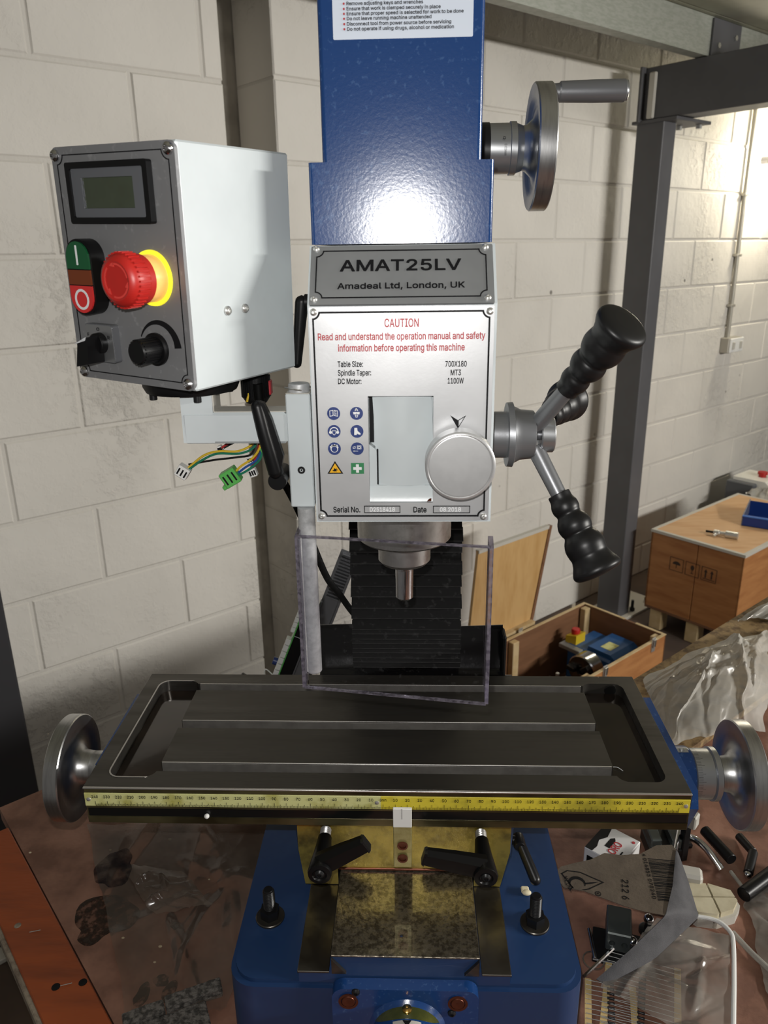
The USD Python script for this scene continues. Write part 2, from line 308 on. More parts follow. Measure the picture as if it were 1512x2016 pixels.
M['oil_soak'] = usdkit.material(stage, '/World/Looks/oil_soak', {'c': ('texture_coordinate', {}), 'v': ('noise_texture', {'scale': 110, 'detail': 5, 'roughness': .65}), 'r': ('map_range', {'from_min': .38, 'from_max': .58, 'to_min': .9, 'to_max': .05, 'clamp': True}), 't': ('transparent_bsdf', {}), 'p': ('principled_bsdf', {'base_color': (.022, .009, .004), 'roughness': .35}), 'x': ('mix_closure', {})},
    [('c.object', 'v.vector'), ('v.fac', 'r.value'), ('r.result', 'x.fac'), ('t.BSDF', 'x.closure1'), ('p.BSDF', 'x.closure2')], 'x.closure')
# painted blocks: soft relief, rougher patches and small pits
M['wall_paint'] = usdkit.material(stage, '/World/Looks/wall_paint_rough', {'c': ('geometry', {}), 'm': ('noise_texture', {'scale': 1.6, 'detail': 2}), 'mr': ('map_range', {'from_min': .52, 'from_max': .68, 'to_min': .12, 'to_max': 1, 'clamp': True}),
    'f': ('noise_texture', {'scale': 26, 'detail': 6, 'roughness': .65}), 'fr': ('map_range', {'from_min': .46, 'from_max': .62, 'to_min': 0, 'to_max': 1, 'clamp': True}), 'h': ('math', {'math_type': 'multiply'}), 'g': ('noise_texture', {'scale': 9, 'detail': 3}), 'h2': ('math', {'math_type': 'add'}),
    'vo': ('voronoi_texture', {'scale': 7}), 'vr': ('map_range', {'from_min': .035, 'from_max': .075, 'to_min': 1, 'to_max': 0, 'clamp': True}), 'wn': ('noise_texture', {'scale': 3.1}), 'wr': ('map_range', {'from_min': .52, 'from_max': .56, 'to_min': 0, 'to_max': 1, 'clamp': True}), 'pk': ('math', {'math_type': 'multiply'}), 'ps': ('math', {'math_type': 'multiply', 'value2': -1.2}), 'h3': ('math', {'math_type': 'add'}),
    'cr': ('rgb_ramp', {'ramp': [(0, (.70, .672, .622)), (.42, (.70, .672, .622)), (.70, (.60, .575, .53)), (1, (.60, .575, .53))]}), 'mx': ('mix', {'color2': (.20, .185, .165)}), 'b': ('bump', {'strength': .6, 'distance': .006}), 'p': ('principled_bsdf', {'roughness': .68})},
    [('c.position', 'm.vector'), ('c.position', 'f.vector'), ('c.position', 'g.vector'), ('c.position', 'vo.vector'), ('c.position', 'wn.vector'), ('m.fac', 'mr.value'), ('f.fac', 'fr.value'), ('mr.result', 'h.value1'), ('fr.result', 'h.value2'), ('g.fac', 'h2.value1'), ('h.value', 'h2.value2'), ('vo.distance', 'vr.value'), ('wn.fac', 'wr.value'), ('vr.result', 'pk.value1'), ('wr.result', 'pk.value2'), ('pk.value', 'ps.value1'), ('h2.value', 'h3.value1'), ('ps.value', 'h3.value2'), ('h3.value', 'b.height'), ('b.normal', 'p.normal'), ('m.fac', 'cr.fac'), ('cr.color', 'mx.color1'), ('pk.value', 'mx.fac'), ('mx.color', 'p.base_color')], 'p.BSDF')

# ---------------------------------------------------------------- the hall: floor, walls of painted blocks, steelwork
def struct(name): 
    p = path_for('/World', name); x = UsdGeom.Xform.Define(stage, p); key(x.GetPrim(), kind='structure'); return P(p, V(0, 0, 0))
def wframe(mesh): return frame(mesh, (0, 0, 0), U, N, (0, 0, 1))        # local (s, n, z) to world
def flr():
    m = wframe(cbox(-2.2, 6.5, -4.5, DW + .3, ZF - .1, ZF, .002)); p = path_for('/World', 'floor'); usdkit.mesh(stage, p, m, M['concrete'], smooth=False); key(stage.GetPrimAtPath(p), kind='structure')
flr()
def block(s0, s1, z0, z1, depth, seed):
    r = np.random.default_rng(seed); d = r.uniform(-.0012, .0012, 4); c = .0045; j = .0045
    a, b, e, f = s0 + j, s1 - j, z0 + j, z1 - j; n0 = DW
    F = [(a + c, n0 + d[0], e + c), (b - c, n0 + d[1], e + c), (b - c, n0 + d[2], f - c), (a + c, n0 + d[3], f - c)]
    B = [(a, n0 + c, e), (b, n0 + c, e), (b, n0 + c, f), (a, n0 + c, f)]; D = [(x, n0 + depth, z) for x, _, z in B]
    v = np.array(F + B + D); q = [(0, 1, 2, 3)] + [(i + 4, (i + 1) % 4 + 4, (i + 1) % 4, i) for i in range(4)] + [(i + 8, (i + 1) % 4 + 8, (i + 1) % 4 + 4, i + 4) for i in range(4)]
    t = [x for A in q for x in ((A[0], A[1], A[2]), (A[0], A[2], A[3]))]; return trimesh.Trimesh(v, np.array(t), process=False)
def wall(name, s0, s1, ztop, phases, end_depth=None):
    w = struct(name); k = 0
    part(w, 'mortar', wframe(cbox(s0 + (.007 if end_depth else 0), s1 - (0 if end_depth else .007), DW + .0045, DW + .215, ZF, 1.75, .001)), 'mortar_paint', smooth=False)
    z = ztop
    while z > ZF + .01:
        z0 = max(z - .225, ZF); ph = phases[k % 2]; s = ph + .45 * math.floor((s0 - ph) / .45)
        while s < s1 - .02:
            a, b = max(s, s0), min(s + .45, s1)
            if b - a > .03: part(w, 'block', wframe(block(a, b, z0, z, .21 if (end_depth and a == s0) or (not end_depth and b == s1) else .02, abs(int(1000 * s + 7 * k)))), 'wall_paint', smooth=False)
            s += .45
        z -= .225; k += 1
wall('wall_left', -1.6, .875, .8647 + .225 * 3, (.36, .15))
wall('wall_right', 1.032, 6.2, 1.1215 + .225 * 2, (.11, .32), True)
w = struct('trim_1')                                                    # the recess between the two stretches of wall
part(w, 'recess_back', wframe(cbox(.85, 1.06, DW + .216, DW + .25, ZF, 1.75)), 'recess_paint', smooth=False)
# steel post by the wall, its foot plate, the beam on it, joist, bracket and deck of the mezzanine
def rhs(s0, s1, n0, n1, z0, z1): return wframe(extr(rrect(s0, s1, n0, n1, .006), z1 - z0, (0, 0, z0)))
t = thing('steel_post', 'dark grey square steel post standing right of the milling machine, bolted to the floor plate', 'post', W(2.727, 1.522, ZF))
part(t, 'shaft', rhs(2.68, 2.774, 1.46, 1.584, ZF + .012, .892), 'steel_dark')
fp = part(t, 'foot_plate', wframe(cbox(2.62, 3.0, 1.43, 1.62, ZF, ZF + .014, .002)), 'pale_paint')
for a, b in ((2.80, 1.46), (2.955, 1.475), (2.955, 1.59)): part(t, 'anchor_bolt', [cyl(W(a, b, ZF + .014), W(a, b, ZF + .07), .007), hexprism(W(a, b, ZF + .016), (0, 0, 1), .013, .014)], 'black_oxide')
part(t, 'head_plate', wframe(cbox(2.67, 2.93, 1.40, 1.60, .885, .897, .001)), 'steel_dark')
for a, b in ((2.86, 1.50), (2.89, 1.43)): part(t, 'bolt', hexprism(W(a, b, .870), (0, 0, 1), .012, .016), 'bright_zinc')
t = thing('steel_beam', 'dark grey steel beam running from the back wall above the post', 'beam', W(2.74, .5, .898))
part(t, 'web', wframe(cbox(2.680, 2.80, -1.8, 1.56, .898, 1.085, .003)), 'steel_dark')
part(t, 'end_plate', wframe(cbox(2.655, 2.80, 1.560, 1.572, .89, 1.088, .002)), 'steel_dark')
part(t, 'weld_strip', wframe(cbox(2.664, 2.680, 1.505, 1.535, .90, 1.065, .004)), 'pale_paint', label='pale strip near the end of the beam')
t = thing('steel_post', 'dark grey steel post at the far left edge, in front of the block wall', 'post', W(.0, 1.45, ZF))
hL = .025
part(t, 'shaft', rhs(hL - .16, hL, 1.42, 1.56, ZF + .012, 1.085), 'steel_black')
part(t, 'foot_plate', wframe(cbox(hL - .24, hL + .06, 1.38, 1.62, ZF, ZF + .014, .002)), 'pale_paint')
t = thing('floor_joist', 'galvanised steel joist under the mezzanine, running above the beam', 'joist', W(3, 1.33, 1.088))
cs = Polygon([(0, 0), (.05, 0), (.05, .004), (.004, .004), (.004, .124), (.05, .124), (.05, .128), (0, .128)])
part(t, 'channel', extr(cs, 7.5, W(-1.5, 1.313, 1.088), N, (0, 0, 1)) if np.cross(N, (0, 0, 1)) @ U > 0 else extr(cs, 7.5, W(6.0, 1.313, 1.088), N, (0, 0, 1)), 'galvanised', smooth=False)
c = part(t, 'cleat', wframe(cbox(2.70, 2.905, 1.303, 1.312, 1.086, 1.212, .001)), 'steel_dark')
for a, z in ((2.74, 1.125), (2.86, 1.165)): part(c, 'bolt', hexprism(W(a, 1.303, z), -N, .010, .008), 'bright_zinc')
p = path_for('/World', 'ceiling'); x = UsdGeom.Xform.Define(stage, p); key(x.GetPrim(), kind='structure'); ce = P(p, V(0, 0, 0))
for i in range(14):
    n1 = 1.69 - i * .20; part(ce, 'deck_board', wframe(cbox(-1.55, 6.1, n1 - .197, n1, 1.218, 1.24, .002)), 'deck_board', smooth=False)
# conduit, socket and lamp on the right wall
t = thing('wall_socket', 'small white twin socket box at the foot of the conduit on the right wall', 'socket', W(3.92, DW, -.14))
part(t, 'back_box', wframe(cbox(3.85, 4.00, DW - .05, DW, -.145, -.062, .004)), 'conduit'); f = part(t, 'face_plate', wframe(cbox(3.853, 3.997, DW - .06, DW - .05, -.142, -.065, .003)), 'white_plastic')
for a in (3.885, 3.965): part(f, 'switch', wframe(cbox(a - .012, a + .012, DW - .065, DW - .059, -.125, -.085, .002)), 'tape_grey')
t = thing('conduit', 'thin grey conduit pipe running down the right wall to the socket', 'pipe', W(3.89, DW - .015, -.062))
part(t, 'pipe', tube([W(3.895, DW - .016, -.062), W(3.89, DW - .016, .3), W(3.885, DW - .016, .62), W(3.885, DW - .016, 1.2)], .011, 12), 'conduit')
for z in (.10, .36, .66): part(t, 'saddle_clip', wframe(cbox(3.865, 3.912, DW - .030, DW - .001, z, z + .014, .002)), 'conduit')
lp = W(4.06, 1.54, .84)
t = thing('wall_lamp', 'bright bulkhead lamp fixed to the wall at the right edge', 'lamp', W(4.06, DW, .78))
part(t, 'arm', cyl(W(4.06, DW, .84), W(4.06, 1.60, .84), .02), 'steel_dark')
M['lamp_glow'] = usdkit.material(stage, '/World/Looks/lamp_glow', {'e': ('emission', {'color': (1, .90, .70), 'strength': 140})}, [], 'e.emission')
part(t, 'globe', trimesh.creation.icosphere(3, .07).apply_translation(lp), 'lamp_glow', smooth=True)
# ---------------------------------------------------------------- the milling machine: one thing, its parts and their sub-parts
X1, Y1, Z1 = V(1, 0, 0), V(0, 1, 0), V(0, 0, 1)
ZB = -.235                                           # bench top
xc = .018                                            # spindle axis
mill = thing('milling_machine', 'blue and white bench milling machine with steel table, standing on the brown bench', 'milling machine', (xc, .1, ZB))
def mp(name, mesh, m, smooth=35, parent=None, label=None, kind=None): return part(parent or mill, name, mesh, m, smooth, label, kind)
# --- base
bx0, bx1, yf = -.1255, .1605, -.067
rr = rrect(bx0, bx1, yf, .335, .022)
base = mp('base', [extr(rrect(bx0 + .004, bx1 - .004, yf + .004, .331, .020), .004, (0, 0, -.137)), extr(rr, .0975, (0, 0, ZB + .0005))], 'blue_dull')
dv = Polygon([(-.0395, -.1035), (.0755, -.1035), (.0755, -.1065), (.066, -.1195), (.1005, -.1195), (.1005, -.133), (-.0665, -.133), (-.0665, -.1195), (-.030, -.1195), (-.0395, -.1065)])
mp('slide_casting', extr(affinity.scale(dv, 1, 1), .40, (0, .335, 0), X1, Z1), 'blue_dull', smooth=False, parent=base)
mp('slide_plate', cut(cbox(-.0400, .0760, yf - .0005, .34, -.1036, -.1020, .0004), cyl((.015, -.048, -.11), (.015, -.048, -.09), .0013)), 'slide_oiled', parent=base, label='oily mottled steel slide plate')
for a, b in ((-.0672, -.0420), (.0780, .1012)): mp('slide_rail', cbox(a, b, yf - .0006, .34, -.1206, -.1188, .0004), 'rail_steel', parent=base)
for a, b in ((-.0420, -.0295), (.0655, .0780)):
    s = 1 if a < 0 else -1
    mp('dovetail_face', hull([(x, y, z) for y in (yf - .0008, .3) for x, z in ((-.0398 if s > 0 else .0758, -.1060), ((-.0398 if s > 0 else .0758), -.1204), ((-.0285 if s > 0 else .0645), -.1204))]), 'rail_steel', smooth=False, parent=base)
mp('front_plate', [extr(rrect(-.0395, .0755, -.180, -.1265, .010), .010, (0, yf + .001, 0), X1, Z1)], 'blue_plain', parent=base)
for x, z in ((-.0265, -.1385), (.0590, -.1385)):
    s = mp('socket_screw', [ring([(0, .0072), (.001, .0078), (.001, .0058), (-.004, .0055), (-.004, .0072)], (x, yf - .0090, z), -Y1, 32), lathe([(0, .0056), (.0012, .0050), (.0012, .0026), (.0002, 0)], (x, yf - .0092, z), -Y1, 24)], 'copper_dark', parent=base)
for x, z in ((-.0205, -.1290), (.0545, -.1490)): mp('grub_screw', screw((x, yf - .009, z), -Y1, .0033), 'black_oxide', parent=base)
boss_c = (.0195, yf - .009, -.1665); R_ = .0275
mp('screw_boss', lathe([(0, R_ + .003), (.004, R_), (.0255, R_), (.027, R_ - .0012)], boss_c, -Y1, 64), 'blue_plain', parent=base)
def arc_patch(r, a0, a1, t0, t1, c, th=.0004, n=20, d=-Y1, wob=0):   # a bent patch on a cylinder about -y; angle from up
    a = np.linspace(a0, a1, n)
    def fn(u, v):
        A = a0 + (a1 - a0) * u; t = t0 + (t1 - t0) * v
        if wob: t = t0 + (t1 - t0) * v * (1 - wob * (np.abs(2 * u - 1) ** 3))
        return np.stack([c[0] + r * np.sin(A), c[1] - t, c[2] + r * np.cos(A)], -1)
    return grid(fn, n, 6, -th)
mp('oil_smear', arc_patch(R_ + .0003, -1.15, 1.15, .0002, .0135, boss_c, wob=.75), 'oil_green', parent=base, label='green oil smear on the screw boss')
mp('oil_nipple', [lathe([(0, .0038), (.0016, .0038), (.0022, .0030), (.0028, .0016), (.0024, 0)], (boss_c[0], boss_c[1] - .006, boss_c[2] + R_ - .0004), Z1, 24)], 'brass', parent=base)
mp('index_plate', arc_patch(R_ + .0005, -.40, .40, .0150, .0262, boss_c), 'tape_grey', parent=base)
mp('index_mark', [extr(Polygon([(-.0034, 0), (.0034, 0), (.0005, -.0046), (.0005, -.0105), (-.0005, -.0105), (-.0005, -.0046)]), .0003, (boss_c[0], boss_c[1] - .0156, boss_c[2] + R_ + .0009), X1, Y1)], 'ink_black', parent=base)
for s in (-1, 1): mp('rivet', lathe([(0, .0021), (.0008, .0017), (.0012, 0)], (boss_c[0] + s * .0064, boss_c[1] - .0205, boss_c[2] + R_ * math.cos(.235)), V(s * .23, 0, .97), 16), 'bright_zinc', parent=base)
cd = (boss_c[0], boss_c[1] - .028, boss_c[2])
mp('dial', lathe([(0, .0245), (.001, .0255), (.017, .0255), (.018, .0245)], cd, -Y1, 64), 'dial_silver', parent=base, label='silver graduated dial')
mp('dial_graduation', [extr(sbox(-.00012, -(.0075 if k % 5 == 0 else .0048), .00012, 0), .0002, V(cd[0] + .0255 * math.sin(a), cd[1] - .0012, cd[2] + .0255 * math.cos(a)), V(math.cos(a), 0, -math.sin(a)), Y1) for k, a in enumerate(np.arange(-15, 16) * 2 * math.pi / 100)], 'ink_black', parent=base, smooth=False)
for x, y in ((-.1005, -.0035), (.1290, -.0055)):
    z = -.133; b = mp('hold_down_bolt', [lathe([(0, .0046), (.030, .0046), (.0315, .0038)] , (x, y, z), Z1, 20)] + [ring([(k, .0046), (k + .0007, .0051), (k + .0014, .0046)], (x, y, z + .008), Z1, 20) for k in np.arange(.003, .022, .0016)], 'black_oxide', label='threaded black stud')
    mp('washer', ring([(0, .0052), (0, .0122), (.0006, .0126), (.0019, .0126), (.0024, .0120), (.0024, .0052)], (x, y, z), Z1, 40), 'rail_steel', parent=b)
    mp('nut', hexprism((x, y, z + .0024), Z1, .0085, .0085), 'black_oxide', parent=b, smooth=False)
mp('chip_of_foam', cbox(.122, .129, .027, .033, -.133, -.129, .001), 'crumb', parent=base)
# gib lock lever at the right of the saddle
g = mp('lock_lever', [cyl((.1065, .058, -.098), (.122, .056, -.100), .0042), lathe([(0, .0050), (.004, .0056), (.012, .0056), (.014, .0045)], (.122, .062, -.100), -Y1, 20)], 'black_oxide', label='small black lock lever')
mp('lever_arm', hull([c for p_, r in (((.1235, .052, -.101), .0046), ((.1340, .029, -.1185), .0048), ((.1328, .0320, -.1165), .0050)) for c in trimesh.creation.icosphere(2, r).apply_translation(p_).vertices]), 'black_oxide', parent=g)
# --- saddle
sp = Polygon([(-.0765, -.0355), (.1090, -.0355), (.1090, -.0800), (.1015, -.1180), (.0782, -.1180), (.0782, -.1008), (-.0422, -.1008), (-.0422, -.1180), (-.0720, -.1180), (-.0765, -.0800)])
saddle = mp('saddle', [extr(sp, .145, (0, .165, 0), X1, Z1)], 'saddle_oiled', smooth=False, label='oily yellow steel saddle')
mp('saddle_wing', [hull([(-.0765, .02, -.036), (-.0765, .02, -.085), (-.0905, .075, -.036), (-.0885, .075, -.085), (-.0765, .16, -.036), (-.0765, .16, -.085)]), hull([(.1090, .02, -.036), (.1090, .02, -.085), (.123, .075, -.036), (.121, .075, -.085), (.109, .16, -.036), (.109, .16, -.085)])], 'blue_dull', parent=saddle)
mp('seam_line', cbox(-.0415, .0775, .0190, .0202, -.1012, -.0990, .0003), 'copper_dark', parent=saddle)
pt = mp('pointer', [cbox(.0082, .0233, -.0085, -.0045, -.0712, -.0215, .0005), cbox(.0082, .0233, -.006, .0205, -.072, -.050, .0005)], 'pointer_oiled', label='steel pointer bracket under the ruler')
mp('pointer_paint', cbox(.0081, .0234, -.0088, -.0062, -.0300, -.0113, .0004), 'index_white', parent=pt, label='white upper end of the pointer')
mp('index_line', cbox(.0154, .0157, -.0090, -.0086, -.0215, -.0113, .0001), 'ink_black', parent=pt)
for z in (-.0478, -.0608):
    mp('socket_screw', [ring([(0, .0030), (.0008, .0044), (.0012, .0044), (.0012, .0030), (-.0015, .0028)], (.0157, -.0086, z), -Y1, 28), lathe([(0, .0031), (.0004, .0028), (.0004, .0016), (.0001, 0)], (.0157, -.0084, z), -Y1, 20)], 'copper_dark', parent=pt)
def clamp_lever(hx, hz, ex, ez, name='clamp_lever'):
    stud = mp(name, [lathe([(0, .0040), (.013, .0040)], (hx, .021, hz), -Y1, 20)] + [ring([(k, .0040), (k + .0008, .0049), (k + .0016, .0040)], (hx, .021, hz), -Y1, 20) for k in np.arange(.001, .011, .0022)], 'steel', label='sprung steel stud')
    hub = mp('lever_hub', lathe([(0, .0058), (.006, .0062), (.014, .0070), (.028, .0088), (.038, .0100), (.0405, .0094), (.0412, .0060), (.0398, .0050), (.0398, 0)], (hx, .010, hz), V(0, -1, -.02), 32), 'black_plastic', parent=stud)
    mp('hub_screw', screw((hx, -.0295, hz), -Y1, .0042), 'black_oxide', parent=stud)
    a, b = V(hx, -.021, hz + .001), V(ex, -.023, ez); d = unit(b - a); q = unit(np.cross(d, (0, 1, 0))); pts = []
    for p_, w, t in ((a, .0086, .0070), (a + (b - a) * .5, .0080, .0060), (b, .0066, .0048)):
        for s1 in (-1, 1):
            for s2, ww in ((-1, w * .70), (0, w), (1, w * .80)): pts.append(p_ + q * s1 * ww + V(0, 1, 0) * s2 * t)
    mp('lever_arm', hull(pts), 'black_plastic', parent=stud, smooth=20)
    mp('lever_end', hull([b + d * e + q * s1 * w + V(0, 1, 0) * s2 * t for e, w, t in ((-.001, .0064, .0046), (.0012, .0056, .0038)) for s1 in (-1, 1) for s2 in (-1, 1)]), 'black_oxide', parent=stud, smooth=20)
clamp_lever(-.0512, -.0580, -.0135, -.0335); clamp_lever(.0828, -.0590, .0335, -.0455)
# --- table: body with three slots and two troughs
tb = cbox(-.25, .25, 0, .18, -.0145, 0, .0006)
slots = [cbox(-.196, .196, y - .006, y + .006, -.010, .01, .0001) for y in (.0272, .0900, .1545)]
def trough(x0, x1): return extr(rrect(x0, x1, .0135, .1655, .010), .03, (0, 0, -.0125))
body = cut(tb, *slots, trough(-.2345, -.1940), trough(.1945, .2350))
table = mp('table', [body, cbox(-.2465, .2465, .001, .179, -.0355, -.0145, .0006)], 'table_steel', smooth=20, label='slotted steel work table')
mp('table_front', cut(cbox(-.2490, .2490, -.0012, .004, -.0355, -.0008, .0005), cbox(-.26, .26, -.01, -.0002, -.0290, -.0200, .0001), cbox(-.26, .26, -.01, -.0008, -.0180, -.0048, .0001)), 'table_face', smooth=False, parent=table)
mp('groove', cbox(-.2480, .2480, -.0005, .003, -.0290, -.0200, .0003), 'groove_dark', smooth=False, parent=table)
for y in (.0272, .0900, .1545): mp('slot_wall', cbox(-.1935, .1935, y + .0054, y + .0059, -.0100, -.0009, .0001), 'table_wall', smooth=False, parent=table)
mp('bright_edge', [cbox(-.2495, .2495, -.0016, .0004, -.0012, .0002, .0003)] + [cbox(-.1935, .1935, y + .0055, y + .0068, -.0008, .0003, .0003) for y in (.0272, .0900)] + [cbox(-.1935, .1935, .1600, .1612, -.0008, .0003, .0003)], 'table_edge', smooth=False, parent=table)
tr_l = rrect(-.2356, -.1938, .0124, .1666, .0110).difference(rrect(-.2344, -.1900, .0136, .1654, .010))
mp('trough_edge', extr(tr_l, .0006, (0, 0, -.0002)), 'table_edge', parent=table, smooth=False)
for x0, x1 in ((-.2343, -.1942), (.1947, .2348)): mp('trough_floor', extr(rrect(x0, x1, .0137, .1653, .010), .0012, (0, 0, -.0125)), 'trough_oil', parent=table, smooth=False, label='oily floor of the table trough')
mp('drain_hole', lathe([(0, .006), (.0006, .0055), (.0004, 0)], (.2245, .1648, -.0075), -Y1, 20), 'groove_dark', parent=table)
for a, b in (((.1955, .0470, -.0108), (.2060, .0415, -.0105)), ((.1990, .0235, -.0108), (.2015, .0165, -.0100))): mp('swarf', tube([a, (V(*a) + V(*b)) / 2 + V(.001, .001, .001), b], .00035, 5), 'white_paint', parent=table)
mp('pellet', trimesh.creation.icosphere(2, .0022).apply_translation((-.1475, -.0022, -.0265)), 'index_white', parent=table)
# ruler: a plate on the table's front, ticks and numerals
ruler = mp('ruler', cbox(-.2490, -.0020, -.0018, -.0004, -.0178, -.0050, .0002), 'ruler_pale', smooth=False, label='yellowed steel ruler along the table edge')
mp('ruler_right', cbox(-.0020, .2485, -.0018, -.0004, -.0178, -.0050, .0002), 'ruler_yellow', smooth=False, parent=ruler)
tk = []
for i in range(-240, 241):
    h = .0048 if i % 10 == 0 else .0034 if i % 5 == 0 else .0022
    x = i / 1000; tk.append(trimesh.creation.box((.00020, .0003, h)).apply_translation((x, -.0019, -.0176 + h / 2)))
mp('tick_marks', tk, 'ink_black', smooth=False, parent=ruler)
num = []
for i in range(-24, 25):
    s = '0mm' if i == 0 else str(abs(i) * 10); w_ = .0018 * len(s)
    num.append(text(s, i / 100 - w_ / 2, i / 100 + w_ / 2, -.0096, .0026, (0, -.0018, 0), X1, Z1))
mp('numerals', num, 'ink_black', smooth=False, parent=ruler)
for x in (-.2455, -.0052, .2452): mp('ruler_screw', lathe([(0, .0019), (.0006, .0017), (.0010, .0006), (.0009, 0)], (x, -.0018, -.0110), -Y1, 16), 'bright_zinc', parent=ruler)
# end brackets, dials and handwheels of the table
def wheel(name, c, d, r, parent, handle=None, lab=None):
    """Dished handwheel about c, hub towards -d, rim outward."""
    w_ = mp(name, lathe([(-.0215, .0135), (-.0205, .0150), (-.011, .0165), (-.0055, .0215), (-.0035, .0290), (-.0045, r - .0125), (-.0065, r - .0095), (-.0070, r - .001), (-.0060, r), (.0055, r), (.0065, r - .0010), (.0062, r - .0085), (.0030, r - .0105), (.0015, .0200), (.0040, .0150), (.0040, 0)], c, d, 96), 'steel_turned', parent=parent, label=lab)
    return w_
AX = V(0, .0745, -.0375)
br = mp('end_bracket', [hull([(x, y, z) for x in (.2505, .2600) for y, z in ((.014, -.008), (.150, -.006), (.165, -.016), (.150, -.052), (.075, -.064), (.024, -.055), (.008, -.022))]), lathe([(0, .0245), (.0145, .0245), (.0165, .0235)], (.2590, AX[1], AX[2]), X1, 48)], 'blue_plain')
c = V(.2760, AX[1], AX[2])
mp('index_plate', cbox(.2615, .2725, .0715, .0775, -.0138, -.0122, .0003), 'dial_silver', parent=br); mp('index_screw', screw((.2670, .0745, -.0124), Z1, .0022), 'bright_zinc', parent=br)
dl = mp('dial', lathe([(0, .0215), (.001, .0225), (.0165, .0225), (.0172, .0215), (.0180, .0240), (.0225, .0240), (.0235, .0225), (.0240, .0150)], c, X1, 64), 'dial_silver', label='silver graduated dial')
mp('dial_graduation', [extr(sbox(0, -.0001, (.0065 if k % 5 == 0 else .0040), .0001), .0002, V(c[0] + .0012, c[1] - .0225 * math.sin(a), c[2] + .0225 * math.cos(a)), X1, V(0, -math.cos(a), -math.sin(a))) for k, a in enumerate(np.arange(-10, 36) * 2 * math.pi / 100)], 'ink_black', smooth=False, parent=dl)
wheel('handwheel', c + X1 * .0460, X1, .0485, None, lab='turned steel handwheel at the right end of the table')
br = mp('end_bracket', hull([(-x, y, z) for x in (.2505, .2560) for y, z in ((.040, -.008), (.150, -.006), (.162, -.014), (.150, -.050), (.075, -.056), (.045, -.044))]), 'blue_plain')
c = V(-.2555, AX[1], AX[2])
mp('dial', lathe([(0, .0150), (.020, .0150)], c, -X1, 48), 'steel_turned'); wheel('handwheel', c - X1 * .0395, -X1, .0485, None, lab='turned steel handwheel at the left end of the table')
# --- column, bellows, rubber cover
mp('column', cbox(-.032, .068, .205, .33, -.20, .60, .004), 'blue_dull')
bel = mp('bellows', cbox(-.036, .072, .196, .205, .0, .285, .002), 'black_rubber', label='black pleated way cover')
for k in range(26):
    z = .262 - (k if k < 17 else 17 + (k - 17) * .45) * .0122
    mp('pleat', hull([(x, y, zz) for x in (-.0385 + .0006 * (k % 2), .0745 - .0006 * (k % 3)) for y, zz in ((.197, z + .0055), (.189 - .0011 * (k % 2), z - .0058), (.1905, z - .0068), (.197, z - .0065))]), 'black_rubber', smooth=False, parent=bel)
    mp('pleat_edge', cbox(-.0385 + .0006 * (k % 2), .0745 - .0006 * (k % 3), .1886 - .0011 * (k % 2), .1894 - .0011 * (k % 2), z - .0066, z - .0058, .0001), 'rubber_edge', smooth=False, parent=bel)
cov = [(.215, .040), (.2145, .034), (.208, .010), (.200, -.004), (.1900, -.010), (.1835, -.013), (.1815, -.022)]
mp('rubber_cover', [grid(lambda u, v: np.stack([-.074 + .194 * u, np.interp(v, np.linspace(0, 1, 7), [a for a, _ in cov]), np.interp(v, np.linspace(0, 1, 7), [b for _, b in cov]) + .0012 * np.sin(7 * u + 9 * v)], -1), 30, 26, .0015),
                    cyl((-.072, .1905, -.0150), (.1290, .1905, -.0150), .0085)], 'black_gloss', label='glossy black rubber sheet behind the table')
mp('cover_clamp', [cbox(.1165, .1225, .196, .22, -.02, .036, .002)], 'black_rubber')
# --- head
x0, x1 = xc - .0583, xc + .0588
head = mp('head', cut(hull([(x, y, z) for x in (x0, x1) for y, z in ((-.0325, .2448), (-.0325, .3866), (-.0070, .4215), (.155, .4215), (.155, .2448))]), cbox(xc - .0222, xc + .0203, -.05, -.0205, .2585, .3305, .0005)), 'white_paint', smooth=False)
mp('window_back', grid(lambda u, v: np.stack([xc - .0180 + .0383 * u - .0015 * (v > .5), -.0255 - .0038 * np.sin(np.pi * u), .2690 + .0615 * v], -1), 24, 3, .003), 'white_paint', parent=head)
mp('window_ledge', [hull([(x, y, z) for x in (xc - .0220, xc + .0200) for y, z in ((-.0210, .2590), (-.0330, .2592), (-.0320, .2625), (-.0280, .2690), (-.0210, .2690))])], 'white_paint', parent=head, smooth=15)
mp('window_side', hull([(xc + x, y, z) for x, z in ((-.0220, .2690), (-.0162, .2690), (-.0172, .2935), (-.0220, .2975)) for y in (-.0210, -.0285)]), 'white_paint', parent=head, smooth=False)
mp('dark_gap', [cbox(xc - .0219, xc - .0190, -.0212, -.0205, .297, .3303, .0001), cbox(xc - .0170, xc - .0160, -.0293, -.0285, .2700, .2945, .0002)], 'ink_black', parent=head, smooth=False)
mp('paint_chip', extr(Polygon([(-.0004, 0), (.0026, .0002), (.0026, .0022), (.001, .0018)]), .0003, (xc + .0165, -.0332, .2594), X1, Z1), 'copper_dark', parent=head, smooth=False)
